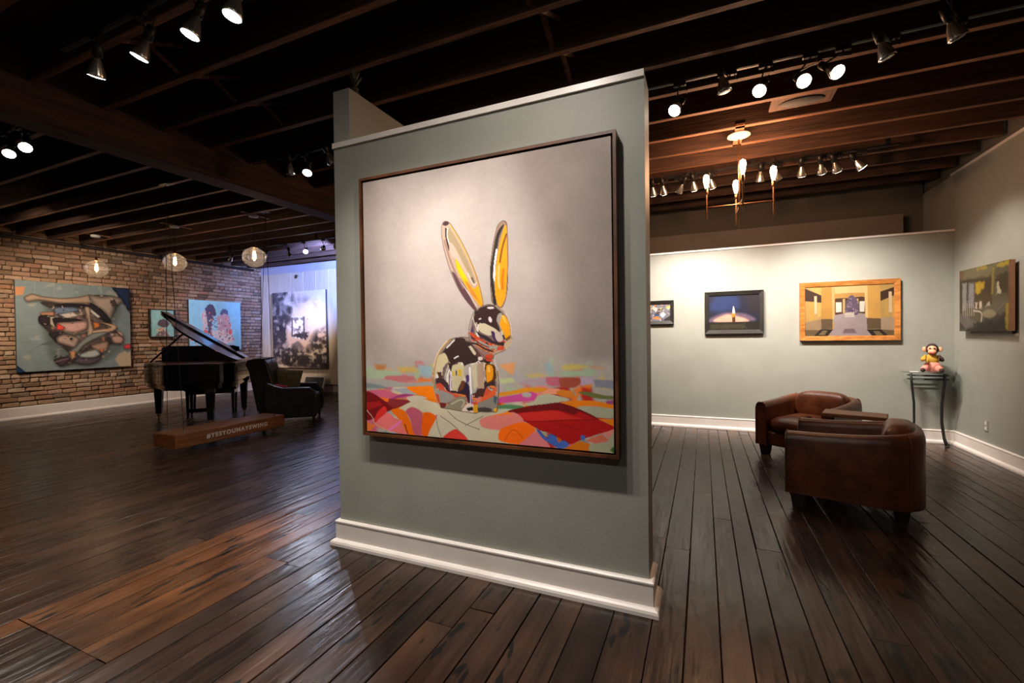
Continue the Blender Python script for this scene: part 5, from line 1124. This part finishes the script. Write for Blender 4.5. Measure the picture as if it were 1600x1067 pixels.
# right room, near track
rail('near lighting track in the right-hand room', -.9, 2.7, 3.68)
for i, (x, y, z, aim, pw) in enumerate([(-.19, 3.72, 3.15, (-.55, 2.9, 2.3), 6), (.16, 3.62, 3.17, (.75, 3.9, 0), 0), (.39, 3.68, 3.15, (.0, 2.7, 2.2), 6), (.66, 3.67, 3.15, (.75, 2.9, 2.6), 6), (.85, 3.66, 3.16, (1.25, 2.9, 2.35), 6), (1.11, 3.62, 3.17, (1.7, 3.75, 1.5), 0), (1.44, 3.58, 3.18, (2.1, 3.9, 1.8), 0)]):
    head(('lit spotlight nearest the partition on the right-room near track', 'unlit spotlight second from the partition on the near track', 'lit spotlight third from the partition on the near track', 'large lit spotlight fourth from the partition on the near track', 'lit spotlight fifth from the partition, lens tilted sideways', 'silver unlit spotlight sixth from the partition', 'rightmost silver unlit spotlight near the top right corner')[i], (x, y, z), aim, 3.68, 'lens_warm' if pw else None, pw, 70, .8, WARM, 'right-room near track spotlights', rx=x+.04)
# right room, far track, washing the rear wall
rail('far lighting track in the right-hand room before the rear wall', -.8, 1.9, 5.86)
for i, (x, aim, pw, sz) in enumerate([(-.56, (-.55, 7.1, 1.35), 140, 85), (-.43, (-.2, 7.1, 1.4), 130, 85), (-.26, (-1.2, 7.1, 1.7), 0, 60), (-.08, (.2, 7.1, 1.35), 170, 85), (.12, (.6, 7.1, 1.35), 150, 85), (.62, (.6, 7.1, .5), 0, 60), (.80, (1.5, 7.1, 1.6), 0, 60), (1.03, (1.3, 7.1, 1.35), 150, 80), (1.22, (1.75, 7.1, 1.35), 170, 80), (1.36, (2.3, 7.1, 1.2), 120, 75), (1.58, (2.83, 6.2, 1.5), 100, 75)]):
    head('spotlight on the far track, number %s from the partition' % ('one','two','three','four','five','six','seven','eight','nine','ten','eleven')[i], (x, 5.86, 3.15), aim, 5.86, 'lens_warm' if pw else None, pw*1.25, sz, .95, NEUT, 'right-room far track spotlights', rx=x)
# pendants
def pendant(label, x, y, z):
    t = thing('pendant_lamp', label, 'lamp', (x, y, ZJ), 0, 'glass globe pendants'); h = z-ZJ
    MB().lathe([(.0,.012),(.07,.012),(.075,.0),(.07,-.02),(.012,-.03)], seg=24).build('canopy', 'plaster_white', t, True); MB().box((-.03,-.22,.012), (.03,.28,.03)).build('mounting_board', 'joist', t); MB().tube([(0,0,-.02), (0,0,h+.20)], .004, 6).build('cord', 'black_metal', t)
    MB().lathe([(.012,.23),(.018,.22),(.02,.165),(.05,.16),(.052,.15)], (0,0,h), seg=18).build('cap', 'satin_brass', t, True)
    R = .17; ou = [(R*math.sin(a), -R*.92*math.cos(a)) for a in [math.pi*i/24 for i in range(0, 23)]]; MB().lathe(ou, (0,0,h), seg=36).build('globe', 'globe_glass', t, True)
    bu = MB().lathe([(.012,.15),(.014,.10),(.028,.06),(.03,.02),(.02,-.04),(.0,-.06)], (0,0,h), seg=16).build('bulb', 'globe_glass', t, True)
    fb = MB()
    for i in range(6): a = i*math.pi/3; fb.tube([(.011*math.cos(a), .011*math.sin(a), h+.09), (.013*math.cos(a), .013*math.sin(a), h-.03)], .0035, 5)
    fb.build('filament', 'filament', bu)
    li = bpy.data.lights.new('pendant_light', 'POINT'); li.energy = 5*LAMP; li.color = (1,.68,.42); li.shadow_soft_size = .04; o = bpy.data.objects.new('pendant_light', li); COL.objects.link(o); o.parent = t; o.location = (0, 0, h+.02)
pendant('leftmost glass globe pendant in front of the brick wall', -10.43, 4.57, 2.765); pendant('middle glass globe pendant above the piano', -8.40, 4.77, 2.755); pendant('rightmost glass globe pendant, nearest the plank panel', -6.58, 4.90, 2.715)
# chandelier
t = thing('chandelier', 'brass four-bulb cross chandelier in the right-hand room', 'chandelier', (.345, 5.0, ZJ)); zb = 2.685-ZJ
MB().lathe([(.0,.0),(.10,.0),(.105,-.012),(.05,-.02),(.02,-.04),(.0,-.04)], seg=28).build('canopy', 'plaster_white', t, True); MB().box((-.04,-.22,.0), (.04,.28,.02)).build('mounting_board', 'joist', t); MB().tube([(0,0,-.03), (0,0,2.44-ZJ)], .008, 10).build('stem', 'satin_brass', t); MB().lathe([(.016,-.02),(.02,0),(.016,.02)], (0,0,zb), seg=14).build('hub', 'satin_brass', t, True)
ca = math.radians(2)
for k in range(4):
    a = ca+k*math.pi/2; R = .30; e = Vector((R*math.cos(a), R*math.sin(a), zb)); dz = (.03, -.03, .03, -.03)[k]
    arm = MB().tube([(0,0,zb+dz*.2), e+Vector((0,0,dz*.2))], .006, 8).build('arm', 'satin_brass', t)
    MB().tube([e+Vector((0,0,-.14)), e+Vector((0,0,-.10)), e+Vector((0,0,.16))], [.003,.009,.009], 10).build('candle_tube', 'satin_brass', arm); MB().lathe([(.012,.14),(.016,.15),(.016,.195),(.012,.20)], e, seg=14).build('bulb_socket', 'satin_brass', arm, True)
    MB().lathe([(.011,.195),(.014,.21),(.026,.26),(.030,.295),(.024,.33),(.0,.345)], e, seg=18).build('bulb', 'bulb_glow', arm, True)
    li = bpy.data.lights.new('bulb_light', 'POINT'); li.energy = 19*LAMP; li.color = (1,.50,.25); li.shadow_soft_size = .035; o = bpy.data.objects.new('bulb_light', li); COL.objects.link(o); o.parent = t; o.location = e+Vector((0,0,.40))
